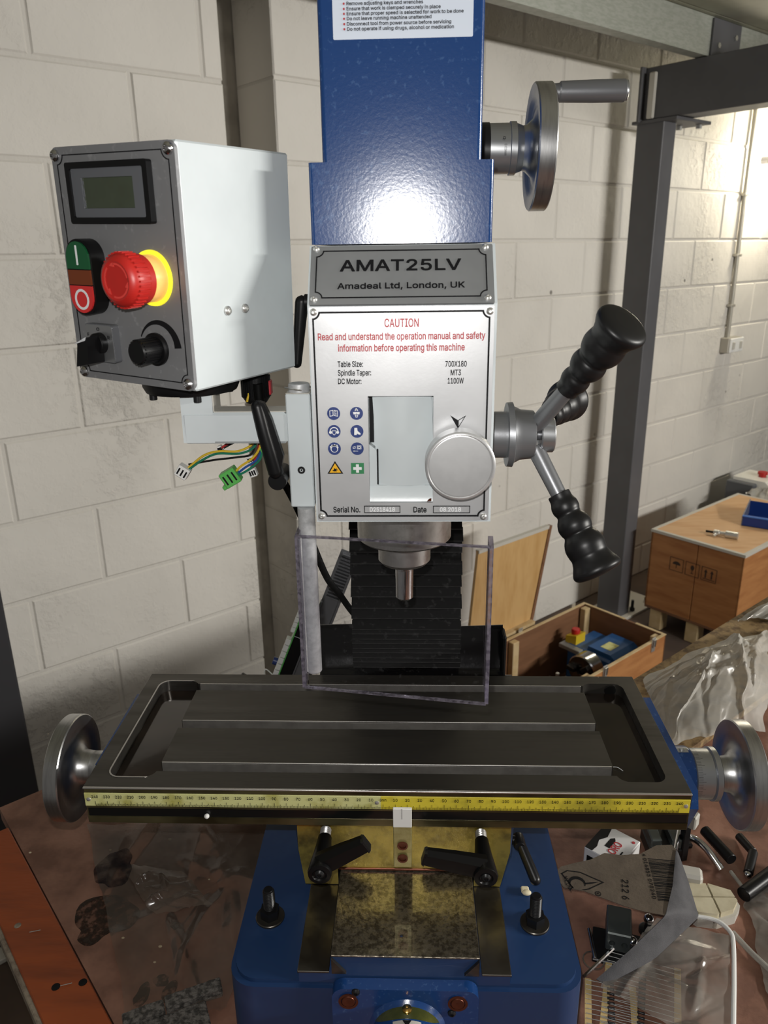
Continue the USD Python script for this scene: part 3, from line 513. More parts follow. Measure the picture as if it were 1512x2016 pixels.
# caution plate
def notched(x0, x1, y0, y1, r): return sbox(x0, y0, x1, y1).difference(union_all([Point(x, y).buffer(r, quad_segs=8) for x in (x0, x1) for y in (y0, y1)]))
PO = V(xc, -.0350, 0)
plate_poly = rrect(-.0572, .0570, .2466, .3858, .0012).difference(sbox(-.0219, .2590, .0200, .3304))
plate = mp('caution_plate', extr(plate_poly, .0025, (xc, -.0325, 0), X1, Z1), 'plate_alu', smooth=False, label='brushed aluminium caution plate with printed signs')
def ink(name, polys, color, parent, o=PO, X=X1, Y=Z1, lift=.00012):
    return part(parent, name, [extr(g, .00015, V(*o) + np.cross(unit(X), unit(Y)) * lift, X, Y) for g in polys], color, smooth=False)
fr = notched(-.0553, .0545, .2493, .3830, .0040)
ink('border_line', [outline(fr, .0011), ], 'ink_black', plate)
def tx(parent, name, rows, color, h=None, o=PO, X=X1, Y=Z1, bold=False): return part(parent, name, [text(s, a, b, y, hh, o, X, Y, bold=bold) for s, a, b, y, hh in rows], color, smooth=False)
for r_ in (('CAUTION', -.0106, .0106, .3734, .0049), ('Read and understand the operation manual and safety', -.0522, .0516, .3658, .0041), ('information before operating this machine', -.0398, .0391, .3588, .0041)): tx(plate, 'caution_text', [r_], 'ink_red', bold=True)
for r_ in (('Table Size:', -.0404, -.0244, .3492, .0034), ('Spindle Taper:', -.0404, -.0194, .3438, .0034), ('DC Motor:', -.0405, -.0256, .3384, .0034), ('700X180', .0272, .0406, .3488, .0034), ('MT3', .0306, .0371, .3434, .0034), ('1100W', .0288, .0389, .3382, .0034), ('Serial No.', -.0465, -.0284, .2525, .0038), ('Date', .0071, .0159, .2524, .0038)): tx(plate, 'data_text', [r_], 'ink_black', bold=True)
for b_ in (sbox(-.0258, .2519, -.0016, .2570), sbox(.0202, .2517, .0448, .2569)): ink('number_box', [outline(b_, .0005)], 'ink_black', plate)
for r_ in (('D2518418', -.0220, -.0053, .2530, .0028), ('08.2018', .0247, .0387, .2529, .0028)): tx(plate, 'stamped_text', [r_], 'ink_white', bold=True)
for x, z in ((-.0440, .3195), (-.0293, .3195), (-.0441, .3078), (-.0293, .3077), (-.0443, .2963), (-.0294, .2962)): ink('sign_disc', [Point(x, z).buffer(.0042, quad_segs=12)], 'ink_blue', plate)
def S(x, z, *g): return [affinity.translate(k, x, z) for k in g]
mm = lambda pts: Polygon([(a / 1000, b / 1000) for a, b in pts])
C = lambda x, y, r: Point(x / 1000, y / 1000).buffer(r / 1000, quad_segs=6)
RB = lambda a, b, c, d: sbox(a / 1000, b / 1000, c / 1000, d / 1000)
sym = S(-.0440, .3195, outline(mm([(-2.6, -1.9), (-.2, -1.5), (-.2, 2.3), (-2.6, 1.9)]), .00035), outline(mm([(.2, -1.5), (2.7, -1.9), (2.7, 1.9), (.2, 2.3)]), .00035), RB(1.2, -1, 1.7, .6), C(1.45, 1.3, .3))
sym += S(-.0293, .3195, C(0, 1.9, 1.0).difference(C(0, 1.2, .9)), C(-.1, 2.9, .5), mm([(-2.2, .9), (2.2, .9), (1.9, -.6), (.4, -.5), (0, 0), (-.4, -.5), (-1.9, -.6)]), outline(mm([(-1.1, -.9), (1.1, -.9), (.6, -2.6), (-.6, -2.6)]), .0004))
sym += S(-.0441, .3078, C(0, 0, 2.9).difference(C(0, 0, 2.3)).intersection(RB(-3, .2, 3, 3)), C(-2.3, -.6, .95), C(2.3, -.6, .95), outline(mm([(-1.4, .6), (1.4, .6), (1.2, -1.4), (.3, -2.4), (-.3, -2.4), (-1.2, -1.4)]), .0003))
sym += S(-.0293, .3077, mm([(-1.6, 2.4), (.2, 2.4), (.4, .4), (2.4, -1.4), (2.2, -2.2), (.5, -1.9), (.1, -1.2), (-.3, -2.3), (-1.8, -2.3)]))
sym += S(-.0443, .2963, C(0, 0, 2.5).difference(C(0, -.3, 1.9)), mm([(-2.6, .4), (-2.9, 1.6), (-2, 1.9), (-1.7, 2.8), (-.6, 2.4), (.2, 3.1), (1, 2.5), (2, 2.7), (2.3, 1.7), (2.9, .5), (1.8, 1.5), (0, 1.9), (-1.8, 1.5)]))
sym += S(-.0294, .2962, outline(RB(-.1, -.3, 2.7, 2.1), .0003), C(1.3, .9, .9).difference(C(1.3, .9, .55)), outline(mm([(-2.8, 1.3), (-1.1, 1.8), (-1.1, .2), (-2.8, .2)]), .0003), RB(-2.4, -1.7, .6, -1.4), mm([(-2.8, -1.55), (-1.9, -1.0), (-1.9, -2.1)]))
ink('sign_symbol', sym, 'ink_white', plate, lift=.0003)
tri_ = Polygon([(-.0495, .2793), (-.0390, .2793), (-.0443, .2880)])
ink('warning_triangle', [outline(tri_, .0008)], 'ink_black', plate); ink('warning_field', [tri_.buffer(-.0008)], 'ink_yellow', plate)
ink('warning_symbol', S(-.0443, .2822, mm([(-2, -.9), (-1, -.2), (-.4, 1.0), (.3, .4), (1.2, 1.1), (.8, .1), (2.1, -.2), (.7, -.7), (.9, -1.7), (-.1, -.9), (-1.1, -1.8), (-.9, -.9)])), 'ink_black', plate, lift=.0003)
ink('first_aid_field', [sbox(-.0338, .2792, -.0253, .2866)], 'ink_green', plate); ink('first_aid_cross', S(-.02955, .2829, union_all([RB(-2.8, -.95, 2.8, .95), RB(-.95, -2.8, .95, 2.8)])), 'ink_white', plate, lift=.0003)
ink('arrow_mark', [Polygon([(.0308, .3178), (.0358, .3146), (.0358, .3091)]), outline(Polygon([(.0409, .3178), (.0358, .3146), (.0358, .3091)]), .0004)], 'ink_black', plate)
def rivets(pts, o, X, Y, parent):
    Zn = np.cross(unit(X), unit(Y))
    for x, y in pts:
        p_ = V(*o) + unit(X) * x + unit(Y) * y; r_ = part(parent, 'rivet', screw(p_, Zn, .0023, 20), 'bright_zinc')
rivets(((-.0543, .3828), (.0541, .3822), (-.0545, .2498), (.0536, .2493)), PO + V(0, 0, 0), X1, Z1, plate)
# sloping name plate
NE, NN = V(0, .5963, .8027), V(0, -.8027, .5963)
NO = V(xc, -.0350, .3860) + NN * .0008
npl = mp('name_plate', extr(rrect(-.0569, .0568, .0008, .0432, .0010), .0015, NO - NN * .0015, X1, NE), 'name_alu', smooth=False, label='grey sloping name plate with black lettering')
ink('border_line', [outline(notched(-.0536, .0528, .0052, .0398, .0042), .0008)], 'ink_black', npl, NO, X1, NE)
tx(npl, 'name_text', [('AMAT25LV', -.0385, .0371, .0246, .0078)], 'ink_black', o=NO, X=X1, Y=NE, bold=True)
tx(npl, 'maker_text', [('Amadeal Ltd, London, UK', -.0397, .0389, .0118, .0040)], 'ink_black', o=NO, X=X1, Y=NE, bold=True)
rivets(((-.0537, .0412), (.0523, .0410), (-.0539, .0046), (.0527, .0045)), NO, X1, NE, npl)
# blue motor cover
mc = mp('motor_cover', extr(rrect(xc - .0488, xc + .0493, -.004, .125, .003), .26, (0, 0, .440)), 'blue_plain', label='tall blue motor cover')
mp('cover_skirt', extr(rrect(xc - .0570, xc + .0567, -.0092, .130, .0025), .0475, (0, 0, .4222)), 'blue_plain', parent=mc)
SO = V(xc, -.0042, 0)
stk = mp('warning_sticker', extr(rrect(-.0396, .0424, .5360, .600, .0008), .0002, (xc, -.0040, 0), X1, Z1), 'sticker_white', smooth=False, label='white safety sticker with printed rules')
R6 = [('Ensure guards are in place', -.0313, .0180, .5562), ('Remove adjusting keys and wrenches', -.0313, .0132, .5534), ('Ensure that work is clemped securely in place', -.0313, .0234, .5508), ('Ensure that proper speed is selected for work to be done', -.0313, .0367, .5483), ('Do not leave running machine unattended', -.0313, .0181, .5458), ('Disconnect tool from power source before servicing', -.0313, .0296, .5431), ('Do not operate if using drugs, alcohol or medication', -.0313, .0312, .5405)]

for s, a, b, y in R6: tx(stk, 'rule_text', [(s, a, b, y, .0017)], 'ink_black', o=SO, bold=True)
ink('bullet', [Point(-.0329, y + .0008).buffer(.0006, quad_segs=5) for *_, y in R6], 'ink_red', stk, SO)
# quill and spindle
q = mp('quill', lathe([(0, .0366), (.0432, .0366), (.0448, .0350), (.0450, 0)], (xc, .045, .2500), -Z1, 64), 'steel', label='polished steel quill')
mp('spindle_nose', lathe([(0, .0206), (.0185, .0206), (.0215, .0180), (.0222, .0090), (.0222, 0)], (xc, .045, .2052), -Z1, 64), 'steel', parent=q)
mp('arbor', lathe([(0, .0080), (.005, .0078), (.0055, .0073), (.0300, .0070), (.0318, .0056), (.0318, 0)], (xc, .045, .1832), -Z1, 40), 'chrome', parent=q)
# fine feed knob
kn = mp('fine_feed_knob', lathe([(0, .0085), (.006, .0085), (.006, .0215), (.0065, .0222), (.0190, .0222), (.0197, .0216), (.0200, .0206), (.0196, .0200), (.0199, .0192), (.0199, 0)], (.0546, -.0348, .2890), -Y1, 96), 'knob_alu', label='round aluminium fine feed knob')
mp('knurl', [extr(sbox(0, -.00028, .0115, .00028), .0003, V(.0546 + .0221 * math.cos(a), -.0423, .2890 + .0221 * math.sin(a)), -Y1, V(-math.sin(a), 0, math.cos(a))) for a in np.linspace(0, 2 * math.pi, 110, endpoint=False)], 'knob_alu', parent=kn, smooth=False)
# quill feed hub with three arms and grips
H = V(.1074, .020, .2921); al, ph, L_ = .4414, .5892, .110
hub = mp('feed_hub', lathe([(-.0330, .0165), (-.0160, .0165), (-.0158, .0228), (-.0118, .0232), (-.0108, .0205), (-.0060, .0180), (.0030, .0172), (.0038, .0160), (.0040, .004), (.0080, .004)], H, X1, 64), 'silver_paint', label='grey hub with three feed arms')
mp('hub_knob', lathe([(.0080, .0118), (.0088, .0128), (.0170, .0128), (.0178, .0120), (.0180, 0)], H, X1, 64), 'dial_silver', parent=hub)
mp('knurl', [extr(sbox(0, -.0002, .0078, .0002), .0003, V(H[0] + .0090, H[1] + .0127 * math.cos(a), H[2] + .0127 * math.sin(a)), X1, V(0, -math.sin(a), math.cos(a))) for a in np.linspace(0, 2 * math.pi, 64, endpoint=False)], 'dial_silver', parent=hub, smooth=False)
prof = [(.0475, .0075), (.0480, .0080), (.0520, .0082), (.0560, .0096), (.0600, .0096), (.0635, .0086), (.0675, .0108), (.0720, .0120), (.0760, .0114), (.0785, .0106), (.0825, .0128), (.0875, .0142), (.0925, .0138), (.0955, .0134), (.0995, .0146), (.1030, .0164), (.1055, .0174), (.1078, .0172), (.1096, .0154), (.1106, .0120), (.1112, .0070), (.1114, 0)]
pp = spline([(a, b, 0) for a, b in prof[1:-1]], 4)
for k in range(3):
    a = ph + k * 2 * math.pi / 3; d = math.sin(al) * X1 + math.cos(al) * V(0, -math.sin(a), math.cos(a))
    arm = mp('feed_arm', cyl(H + d * .010, H + d * .052, .0062, .0055), 'silver_paint')
    mp('grip', lathe([(prof[0][0], prof[0][1])] + [(x_, r_) for x_, r_, _ in pp] + [prof[-1]], H, d, 48), 'black_grip', parent=arm, label='black ribbed grip')
# height handwheel with its dial and crank
zw = V(.1120, .137, .4915)
zd = mp('height_dial', lathe([(-.0370, .0160), (-.0280, .0160), (-.0278, .0182), (-.0125, .0182), (-.0120, .0192), (-.0075, .0192), (-.0070, .0180), (-.0020, .0160), (0, .0150)], zw, X1, 64), 'dial_silver', label='silver dial of the height handwheel')
mp('dial_collar', lathe([(-.0400, .0188), (-.0280, .0188)], zw, X1, 48), 'black_oxide', parent=zd)
mp('dial_text', [text('0', -.002, .0, .0, .0022, zw + V(-.0190, -.0182, .0045), -Z1, X1), text('0.02mm', -.005, .003, -.001, .0018, zw + V(-.0165, -.0181, -.0035), -Z1, X1)], 'ink_black', parent=zd, smooth=False)
zwh = wheel('height_handwheel', zw + V(.0115, 0, 0), X1, .0455, None, lab='turned steel handwheel beside the motor cover')
hz = zw + V(.018, -.012, .0365)
ck = mp('crank_handle', lathe([(0, .0058), (.004, .0060), (.005, .0072), (.030, .0078), (.052, .0078), (.0530, .0072)], hz, X1, 40), 'silver_paint', parent=zwh, label='tapered grey crank handle'); mp('handle_cap', lathe([(0, .0070), (.001, .0072), (.002, .0050), (.002, 0)], hz + V(.053, 0, 0), X1, 32), 'dial_silver', parent=zwh)
# --- control box on its bracket
BR = np.array([[0.8812, 0.47245, 0.01657], [-0.4719, 0.88118, -0.02875], [-0.02818, 0.01752, 0.99945]]); BO = V(-.12662, .0050, .34121)
bw, bd, bh = .1011, .1023, .1381
def bl(mesh): m = tri(mesh).copy(); T = np.eye(4); T[:3, :3] = BR; T[:3, 3] = BO; m.apply_transform(T); return m
BX, BY, BZ = BR[:, 0], BR[:, 1], BR[:, 2]
yb = -bd / 2
box_ = mp('control_box', bl(cut(cbox(-bw / 2, bw / 2, yb + .0015, bd / 2, 0, bh, .0012), cbox(-bw / 2 + .0015, bw / 2 - .0015, -.2, yb + .0028, .0015, bh - .0015, .0002))), 'white_paint', smooth=20, label='white sheet metal control box')
def cb(name, m, mt, smooth=35, label=None): return part(box_, name, bl(m), mt, smooth, label)
cb('front_panel', extr(rrect(-bw / 2 + .0002, bw / 2 - .0002, .0002, bh - .0002, .0045), .0030, (0, yb + .0030, 0), X1, Z1), 'panel_grey', label='grey control panel')
fp_ = V(0, yb, 0)
cb('border_line', extr(outline(notched(-bw / 2 + .0045, bw / 2 - .0045, .0045, bh - .0045, .0052), .0006), .0003, (0, yb, 0), X1, Z1), 'ink_black', smooth=False)
for x, z in ((-.0465, .1332), (.0462, .1336), (-.0458, .0040), (.0458, .0045)): cb('corner_screw', screw((x, yb - .0002, z), -Y1, .0035), 'chrome')
for y in (-.0175, -.0010): cb('side_screw', screw((bw / 2, y, .0449), X1, .0030), 'bright_zinc')
cb('display_bezel', extr(rrect(-.0348, .0325, .0950, .1288, .0015).difference(rrect(-.0312, .0288, .0985, .1253, .001)), .0042, (0, yb - .0002, 0), X1, Z1), 'black_plastic')
cb('display_frame', extr(rrect(-.0312, .0288, .0985, .1253, .001).difference(sbox(-.0230, .1035, .0195, .1203)), .0030, (0, yb - .0002, 0), X1, Z1), 'grey_housing')
cb('display_screen', cbox(-.0230, .0195, yb - .0022, yb - .0002, .1035, .1203, .0002), 'lcd', label='unlit green grey display')
cb('display_mark', [extr(sbox(-.0228, z, -.0220, z + h), .0002, (0, yb - .0023, 0), X1, Z1) for z, h in ((.1045, .0035), (.1100, .0045), (.1165, .002))], 'grey_housing', smooth=False)
# start / stop button
st = rrect(-.0367, -.0143, .0420, .0866, .0111)
cb('button_body', extr(st, .0102, (0, yb, 0), X1, Z1), 'black_plastic', label='black surround of the start and stop buttons')
yq = yb - .0102
inn = st.buffer(-.0014)
for nm, a, b, mt in (('start_button', .0693, .1, 'button_green'), ('pilot_window', .0601, .0687, 'button_amber'), ('stop_button', .03, .0595, 'button_red')):
    cb(nm, extr(inn.intersection(sbox(-.1, a, .1, b)), .0012, (0, yq, 0), X1, Z1), mt, smooth=False)
cb('start_mark', extr(rrect(-.0262, -.0248, .0715, .0830, .0005), .0002, (0, yq - .0012, 0), X1, Z1), 'ink_white', smooth=False)
el = affinity.scale(Point(-.0255, .0515).buffer(.0062, quad_segs=16), 1, 1)
cb('stop_mark', extr(el.difference(el.buffer(-.0015)), .0002, (0, yq - .0012, 0), X1, Z1), 'ink_white', smooth=False)
# emergency stop
ec = V(.0245, yb, .0650)
cb('stop_ring', ring([(0, .0130), (0, .0160), (.0012, .0158), (.0014, .0144), (.0008, .0130)], ec, -Y1, 64), 'estop_glow', label='glowing yellow ring')
cb('stop_sleeve', lathe([(0, .0137), (.0110, .0130)], ec, -Y1, 64), 'estop_sleeve', label='lit amber sleeve')
cb('stop_cap', lathe([(.0102, .0136), (.0108, .0142), (.0150, .0145), (.0150, .0144), (.0156, .0147), (.0205, .0152), (.0245, .0145), (.0270, .0128), (.0280, .0108), (.0276, .0098), (.0272, .0080), (.0274, .0030), (.0274, 0)], ec, -Y1, 72), 'estop_red', label='red mushroom cap')
cb('cap_rib', [hull([ec + V(r * math.cos(a) - e * math.sin(a), -t, r * math.sin(a) + e * math.cos(a)) for r in (.0140, .0157) for t in (.0162, .0240) for e in (-.0005, .0005)]) for a in np.linspace(0, 2 * math.pi, 36, endpoint=False)], 'estop_red', smooth=False)
def arcpoly(c, r0, r1, a0, a1, n=24, taper=None):
    a = np.linspace(a0, a1, n); ri = r0 if taper is None else np.linspace(r0, taper, n)
    return Polygon([(c[0] + r1 * math.cos(t), c[1] + r1 * math.sin(t)) for t in a] + [(c[0] + q_ * math.cos(t), c[1] + q_ * math.sin(t)) for t, q_ in list(zip(a, np.broadcast_to(ri, n)))[::-1]])
ar = [arcpoly((.0245, .0650), .0086, .0096, b, b + 1.5) for b in (.2, 2.3, 4.4)] + [Polygon([(.0245 + r * math.cos(b), .0650 + r * math.sin(b)) for r, b in ((.0074, t + 1.45), (.0108, t + 1.45), (.0091, t + 1.85))]) for t in (.2, 2.3, 4.4)]
cb('cap_arrows', [extr(g, .0004, (0, yb - .0272, 0), X1, Z1) for g in ar], 'estop_arrow', smooth=False)
# selector switch
cb('switch_plate', extr(rrect(-.0340, -.0093, .0128, .0362, .0018), .0050, (0, yb, 0), X1, Z1), 'grey_housing')
cb('switch_face', extr(rrect(-.0335, -.0098, .0133, .0357, .0015), .0004, (0, yb - .0050, 0), X1, Z1), 'dial_silver', smooth=False)
cb('switch_text', [text('O', -.0230, -.0208, .0322, .0020, (0, yb - .0054, 0), X1, Z1), text('F', -.0318, -.0305, .0285, .0020, (0, yb - .0054, 0), X1, Z1), text('R', -.0138, -.0120, .0275, .0022, (0, yb - .0054, 0), X1, Z1)], 'ink_black', smooth=False)
cb('switch_hub', lathe([(0, .0066), (.004, .0064), (.0045, .0058), (.0045, 0)], (-.0208, yb - .0054, .0247), -Y1, 36), 'black_plastic')
hd = [(-.0005, .0046), (.0045, .0036), (.0045, -.0036), (-.0005, -.0046), (-.0112, -.0046), (-.0112, .0046)]
ca, sa = math.cos(.95), math.sin(.95)
hp = [(-.0208 + x * ca - z * sa, .0247 + x * sa + z * ca) for x, z in hd]
cb('switch_handle', hull([(x, yb - t, z) for t in (.0060, .0185) for x, z in ((-.0300, .0110), (-.0185, .0135), (-.0172, .0300), (-.0265, .0262))]), 'black_plastic', smooth=20)
cb('switch_stripe', hull([(x, yb - t, z) for t in (.0186, .0190) for x, z in ((-.0290, .0250), (-.0268, .0262), (-.0180, .0300), (-.0190, .0278))]), 'ink_grey', smooth=False)
# speed knob and its scale
cb('speed_scale', extr(arcpoly((.0255, .0238), .0117, .0172, .10, 2.75, 30, .0165), .0002, (0, yb, 0), X1, Z1), 'ink_black', smooth=False)
kc = V(.0222, yb, .0235)
cb('speed_knob', [lathe([(0, .0099), (.0018, .0099), (.0026, .0088), (.0026, .0074), (.0160, .0070), (.0168, .0064), (.0166, 0)], kc, -Y1, 48)] + [hull([kc + V(r * math.cos(a) - e * math.sin(a), -t, r * math.sin(a) + e * math.cos(a)) for r in (.0065, .0077) for t in (.003, .0155) for e in (-.0004, .0004)]) for a in np.linspace(0, 2 * math.pi, 22, endpoint=False)], 'black_plastic', smooth=25)
# swivel disc under the box, bracket arm, guard block
sw = mp('swivel_base', lathe([(0, .0305), (.004, .0325), (.0105, .0325), (.0120, .0310)], (-.1265, .0000, .3298), Z1, 64), 'black_plastic', label='round black swivel under the control box')
for a in (3.75, 5.1, .6): mp('swivel_bolt', cyl((-.1265 + .027 * math.cos(a), .027 * math.sin(a), .3298), (-.1265 + .027 * math.cos(a), .027 * math.sin(a), .3255), .0026), 'black_oxide', parent=sw)
ba = mp('bracket_arm', [hull([(x, y, z) for x in (-.1290, -.1078) for y, z in ((-.0225, .2975), (-.0215, .3300), (-.0015, .3300), (-.0015, .2985))]), cbox(-.1288, -.0588, -.0225, -.0020, .2966, .3178, .0018)], 'white_paint', smooth=15, label='white square tube bracket')
mp('inner_edge', [cbox(-.1076, -.0594, -.0205, -.0022, .3176, .3184, .0002), cbox(-.1079, -.1070, -.0205, -.0022, .3180, .3298, .0002)], 'tape_grey', parent=ba, smooth=False)
gb = mp('guard_block', cbox(-.0592, -.0428, -.0205, -.0040, .2512, .3296, .0008), 'white_paint', label='white block holding the guard rod')
mp('block_top', cbox(-.0590, -.0430, -.0203, -.0042, .3296, .3300, .0001), 'tape_grey', parent=gb, smooth=False)
mp('block_screw', [ring([(0, .0012), (0, .0024), (.0004, .0026), (.0008, .0024), (.0008, .0012)], (-.0508, -.0205, .2778), -Y1, 24), lathe([(0, .0013), (.0002, 0)], (-.0508, -.0204, .2778), -Y1, 16)], 'black_oxide', parent=gb)
mp('clamp_collar', [lathe([(0, .0072), (.0045, .0072), (.0055, .0066), (.0058, 0)], (-.0510, -.0120, .3300), Z1, 36)], 'rod_galv', parent=gb)
mp('collar_ring', [tube([(-.0510 + .0078 * math.cos(a), -.0120 + .0078 * math.sin(a), .3322 + .0006 * math.sin(2 * a)) for a in np.linspace(-.2, 5.0, 20)] + [(-.060, -.0150, .3330)], .0005, 6)], 'steel', parent=gb)
rod = mp('guard_rod', lathe([(0, .0054), (.0008, .0060), (.1285, .0060)], (-.0490, -.0195, .1225), Z1, 40), 'rod_galv', label='galvanised rod carrying the clear guard')
# clear guard: front sheet and two folded sides
pL, pR, zt, zb_ = V(-.0542, -.035, 0), V(.0754, -.0558, 0), .2355, .1181
gd = unit(pR - pL); gn = V(-gd[1], gd[0], 0); th = .0027
def sheet(a, b, name, mt='acrylic', z0=zb_, z1=zt):
    d = unit(b - a); n_ = V(-d[1], d[0], 0); return hull([p_ + n_ * s * th / 2 + V(0, 0, z) for p_ in (a, b) for s in (-1, 1) for z in (z0, z1)])
guard = mp('guard_front', sheet(pL + gd * .003, pR - gd * .003, ''), 'acrylic', smooth=False, label='clear plastic guard with a scratched front')
mp('guard_side', hull([V(*p_) for p_ in [(-.0556, -.036, zb_), (-.0530, -.036, zb_), (-.0556, -.036, zt), (-.0530, -.036, zt), (-.0556, -.0165, zb_ + .002), (-.0530, -.0165, zb_ + .002), (-.0556, -.0165, zt + .0005), (-.0530, -.0165, zt + .0005)]]), 'acrylic_edge', smooth=False, parent=guard)
mp('guard_side', hull([V(*p_) for p_ in [(.0744, -.0560, zb_), (.0770, -.0560, zb_), (.0744, -.0560, zt), (.0770, -.0560, zt), (.0752, -.0355, zb_ + .004), (.0786, -.0355, zb_ + .004), (.0752, -.0355, zt), (.0786, -.0355, zt)]]), 'acrylic_edge', smooth=False, parent=guard)
for nm, z in (('guard_edge', zt), ('guard_edge', zb_)):
    mp(nm, hull([p_ + gn * s * (th / 2 + .0001) + V(0, 0, z + e) for p_ in (pL, pR) for s in (-1, 1) for e in (-.0005, .0005)]), 'acrylic_edge', smooth=False, parent=guard)
for z in (.2255, .1500): mp('guard_screw', lathe([(0, .0040), (.0014, .0034), (.0020, .0012), (.0019, 0)], (-.0557, -.0215, z), -X1, 20), 'chrome', parent=guard)
# indexing levers, cables, plugs and loose wires at the bracket
lv = mp('indexing_lever', hull([c for p_, r in (((-.0765, -.0270, .3225), .0046), ((-.0728, -.0282, .3050), .0052), ((-.0672, -.0275, .2790), .0055)) for c in trimesh.creation.icosphere(1, r).apply_translation(p_).vertices]), 'black_plastic', smooth=25, label='long black indexing lever')
mp('lever_rib', hull([(x, y, z) for (x, z) in ((-.0752, .3265), (-.0720, .3255), (-.0635, .2790), (-.0610, .2900), (-.0675, .3150)) for y in (-.0245, -.0300)]), 'black_plastic', smooth=20, parent=lv)
mp('lever_hub', cyl((-.0662, -.0300, .2725), (-.0662, -.0040, .2725), .0062), 'black_plastic', parent=lv)
lv2 = mp('indexing_lever', hull([c for p_, r in (((-.0520, .028, .3850), .0048), ((-.0555, .028, .3620), .0036), ((-.0575, .028, .3430), .0034)) for c in trimesh.creation.icosphere(1, r).apply_translation(p_).vertices]), 'black_plastic', smooth=25, label='black lever half hidden behind the head')
mp('lever_hub', cyl((-.0500, .028, .3850), (-.0385, .028, .3850), .0055), 'black_plastic', parent=lv2)
pg = mp('cable_plug', [lathe([(0, .0075), (.004, .0100), (.020, .0102), (.021, .0095)], (-.0885, .0300, .3150), Z1, 32)] , 'black_plastic')
mp('plug_rib', [hull([V(-.0885 + r * math.cos(a) - e * math.sin(a), .0300 + r * math.sin(a) + e * math.cos(a), z) for r in (.0098, .0107) for z in (.3195, .3345) for e in (-.0003, .0003)]) for a in np.linspace(0, 2 * math.pi, 34, endpoint=False)], 'black_plastic', smooth=False, parent=pg)
mp('red_tab', cbox(-.0790, -.0770, .026, .034, .3205, .3310, .0008), 'ink_red', parent=pg)
mp('power_cable', tube([(-.0885, .030, .316), (-.0890, .034, .304), (-.0945, .070, .278), (-.0975, .105, .255), (-.0935, .120, .2386), (-.0785, .140, .1920), (-.0619, .175, .1163), (-.0521, .195, .0878), (-.0412, .212, .0594), (-.0350, .222, .045)], .0034, 12), 'black_rubber', label='thick black cable running down behind the head')
mp('power_cable', tube([(-.0850, .020, .330), (-.0840, .022, .310), (-.0800, .030, .296)], .0036, 12), 'black_rubber')
def wire(col, pts, r=.00085): return mp('wire', tube(pts, r, 6, 6), 'wire_' + col)
o = [(-.0850, .004, .2985), (-.0830, .004, .2985), (-.0810, .004, .2985)]
wire('red', [(-.0870, .006, .2980), (-.0930, .004, .2945), (-.1020, .002, .2930), (-.1095, .0, .2885)]); wire('black', [(-.0860, .008, .2985), (-.0920, .006, .2940), (-.1010, .004, .2915), (-.1085, .002, .2880)])
wire('yellow', [(-.0855, .006, .2985), (-.0880, .003, .2905), (-.0980, .0, .2860), (-.1110, -.002, .2865), (-.1220, -.002, .2835), (-.1340, -.002, .2745)]); wire('green', [(-.0845, .005, .2985), (-.0868, .002, .2885), (-.0970, -.001, .2845), (-.1120, -.003, .2850), (-.1230, -.003, .2805), (-.1335, -.003, .2735)])
wire('black', [(-.0850, .004, .2985), (-.0885, .002, .2840), (-.1000, .0, .2815), (-.1150, -.001, .2800), (-.1340, .0, .2765)])
wire('yellow', [(-.0815, .002, .2985), (-.0818, .0, .2900), (-.0870, -.002, .2820), (-.0960, -.004, .2760), (-.1005, -.004, .2715)]); wire('blue', [(-.0800, .003, .2985), (-.0805, .001, .2890), (-.0850, -.001, .2800), (-.0930, -.003, .2750), (-.0990, -.003, .2705)])
wire('green', [(-.0795, .002, .2985), (-.0815, -.001, .2830), (-.0860, -.003, .2770), (-.0945, -.005, .2715), (-.1005, -.005, .2700)]); wire('red', [(-.0830, .004, .2985), (-.0838, .003, .2880), (-.0868, .002, .2800), (-.0890, .001, .2720)])
wire('yellow', [(-.0775, .004, .2985), (-.0768, .003, .2940), (-.0775, .002, .2900)]); wire('yellow', [(-.0760, .004, .2985), (-.0752, .003, .2930), (-.0745, .002, .2895)]); wire('yellow', [(-.0935, .02, .3170), (-.0915, .022, .325), (-.0885, .025, .331)])
def plug(c, X, Y, sx, sy, sz, mt, name='wire_plug', n=0):
    X = unit(X); Zp = unit(np.cross(X, Y)); Y = np.cross(Zp, X); m = [frame(cbox(-sx / 2, sx / 2, -sy / 2, sy / 2, -sz / 2, sz / 2, .0005), V(*c), X, Y, Zp)]
    if n: m.append(frame(cbox(-sx / 2 - .003, -sx / 2 + .002, -sy / 2 + .001, sy / 2 - .001, -sz / 2, -sz / 2 + .003, .0004), V(*c), X, Y, Zp))
    q_ = mp(name, m, mt)
    for k in range(3): mp('plug_slot', frame(cbox(-sx * .3 + k * sx * .3 - .0006, -sx * .3 + k * sx * .3 + .0006, -sy / 2 - .0002, -sy / 2 + .001, -sz * .3, sz * .3, .0001), V(*c), X, Y, Zp), 'ink_black', parent=q_, smooth=False)
plug((-.1375, -.003, .2722), (.8, 0, -.55), (.1, 1, 0), .0090, .0070, .0085, 'index_white'); plug((-.1035, -.004, .2685), (.86, 0, .5), (-.1, 1, 0), .0120, .0085, .0115, 'terminal_green', n=1)
plug((-.0770, .002, .2860), (.86, 0, .45), (0, 1, 0), .0085, .007, .0085, 'terminal_green'); plug((-.0888, .002, .2700), (.9, 0, .3), (0, 1, 0), .0055, .005, .006, 'index_white'); plug((-.1105, .001, .2875), (.9, 0, .3), (0, 1, 0), .0030, .005, .005, 'index_white'); plug((-.0900, .004, .2790), (.9, 0, .3), (0, 1, 0), .0050, .004, .005, 'index_white')
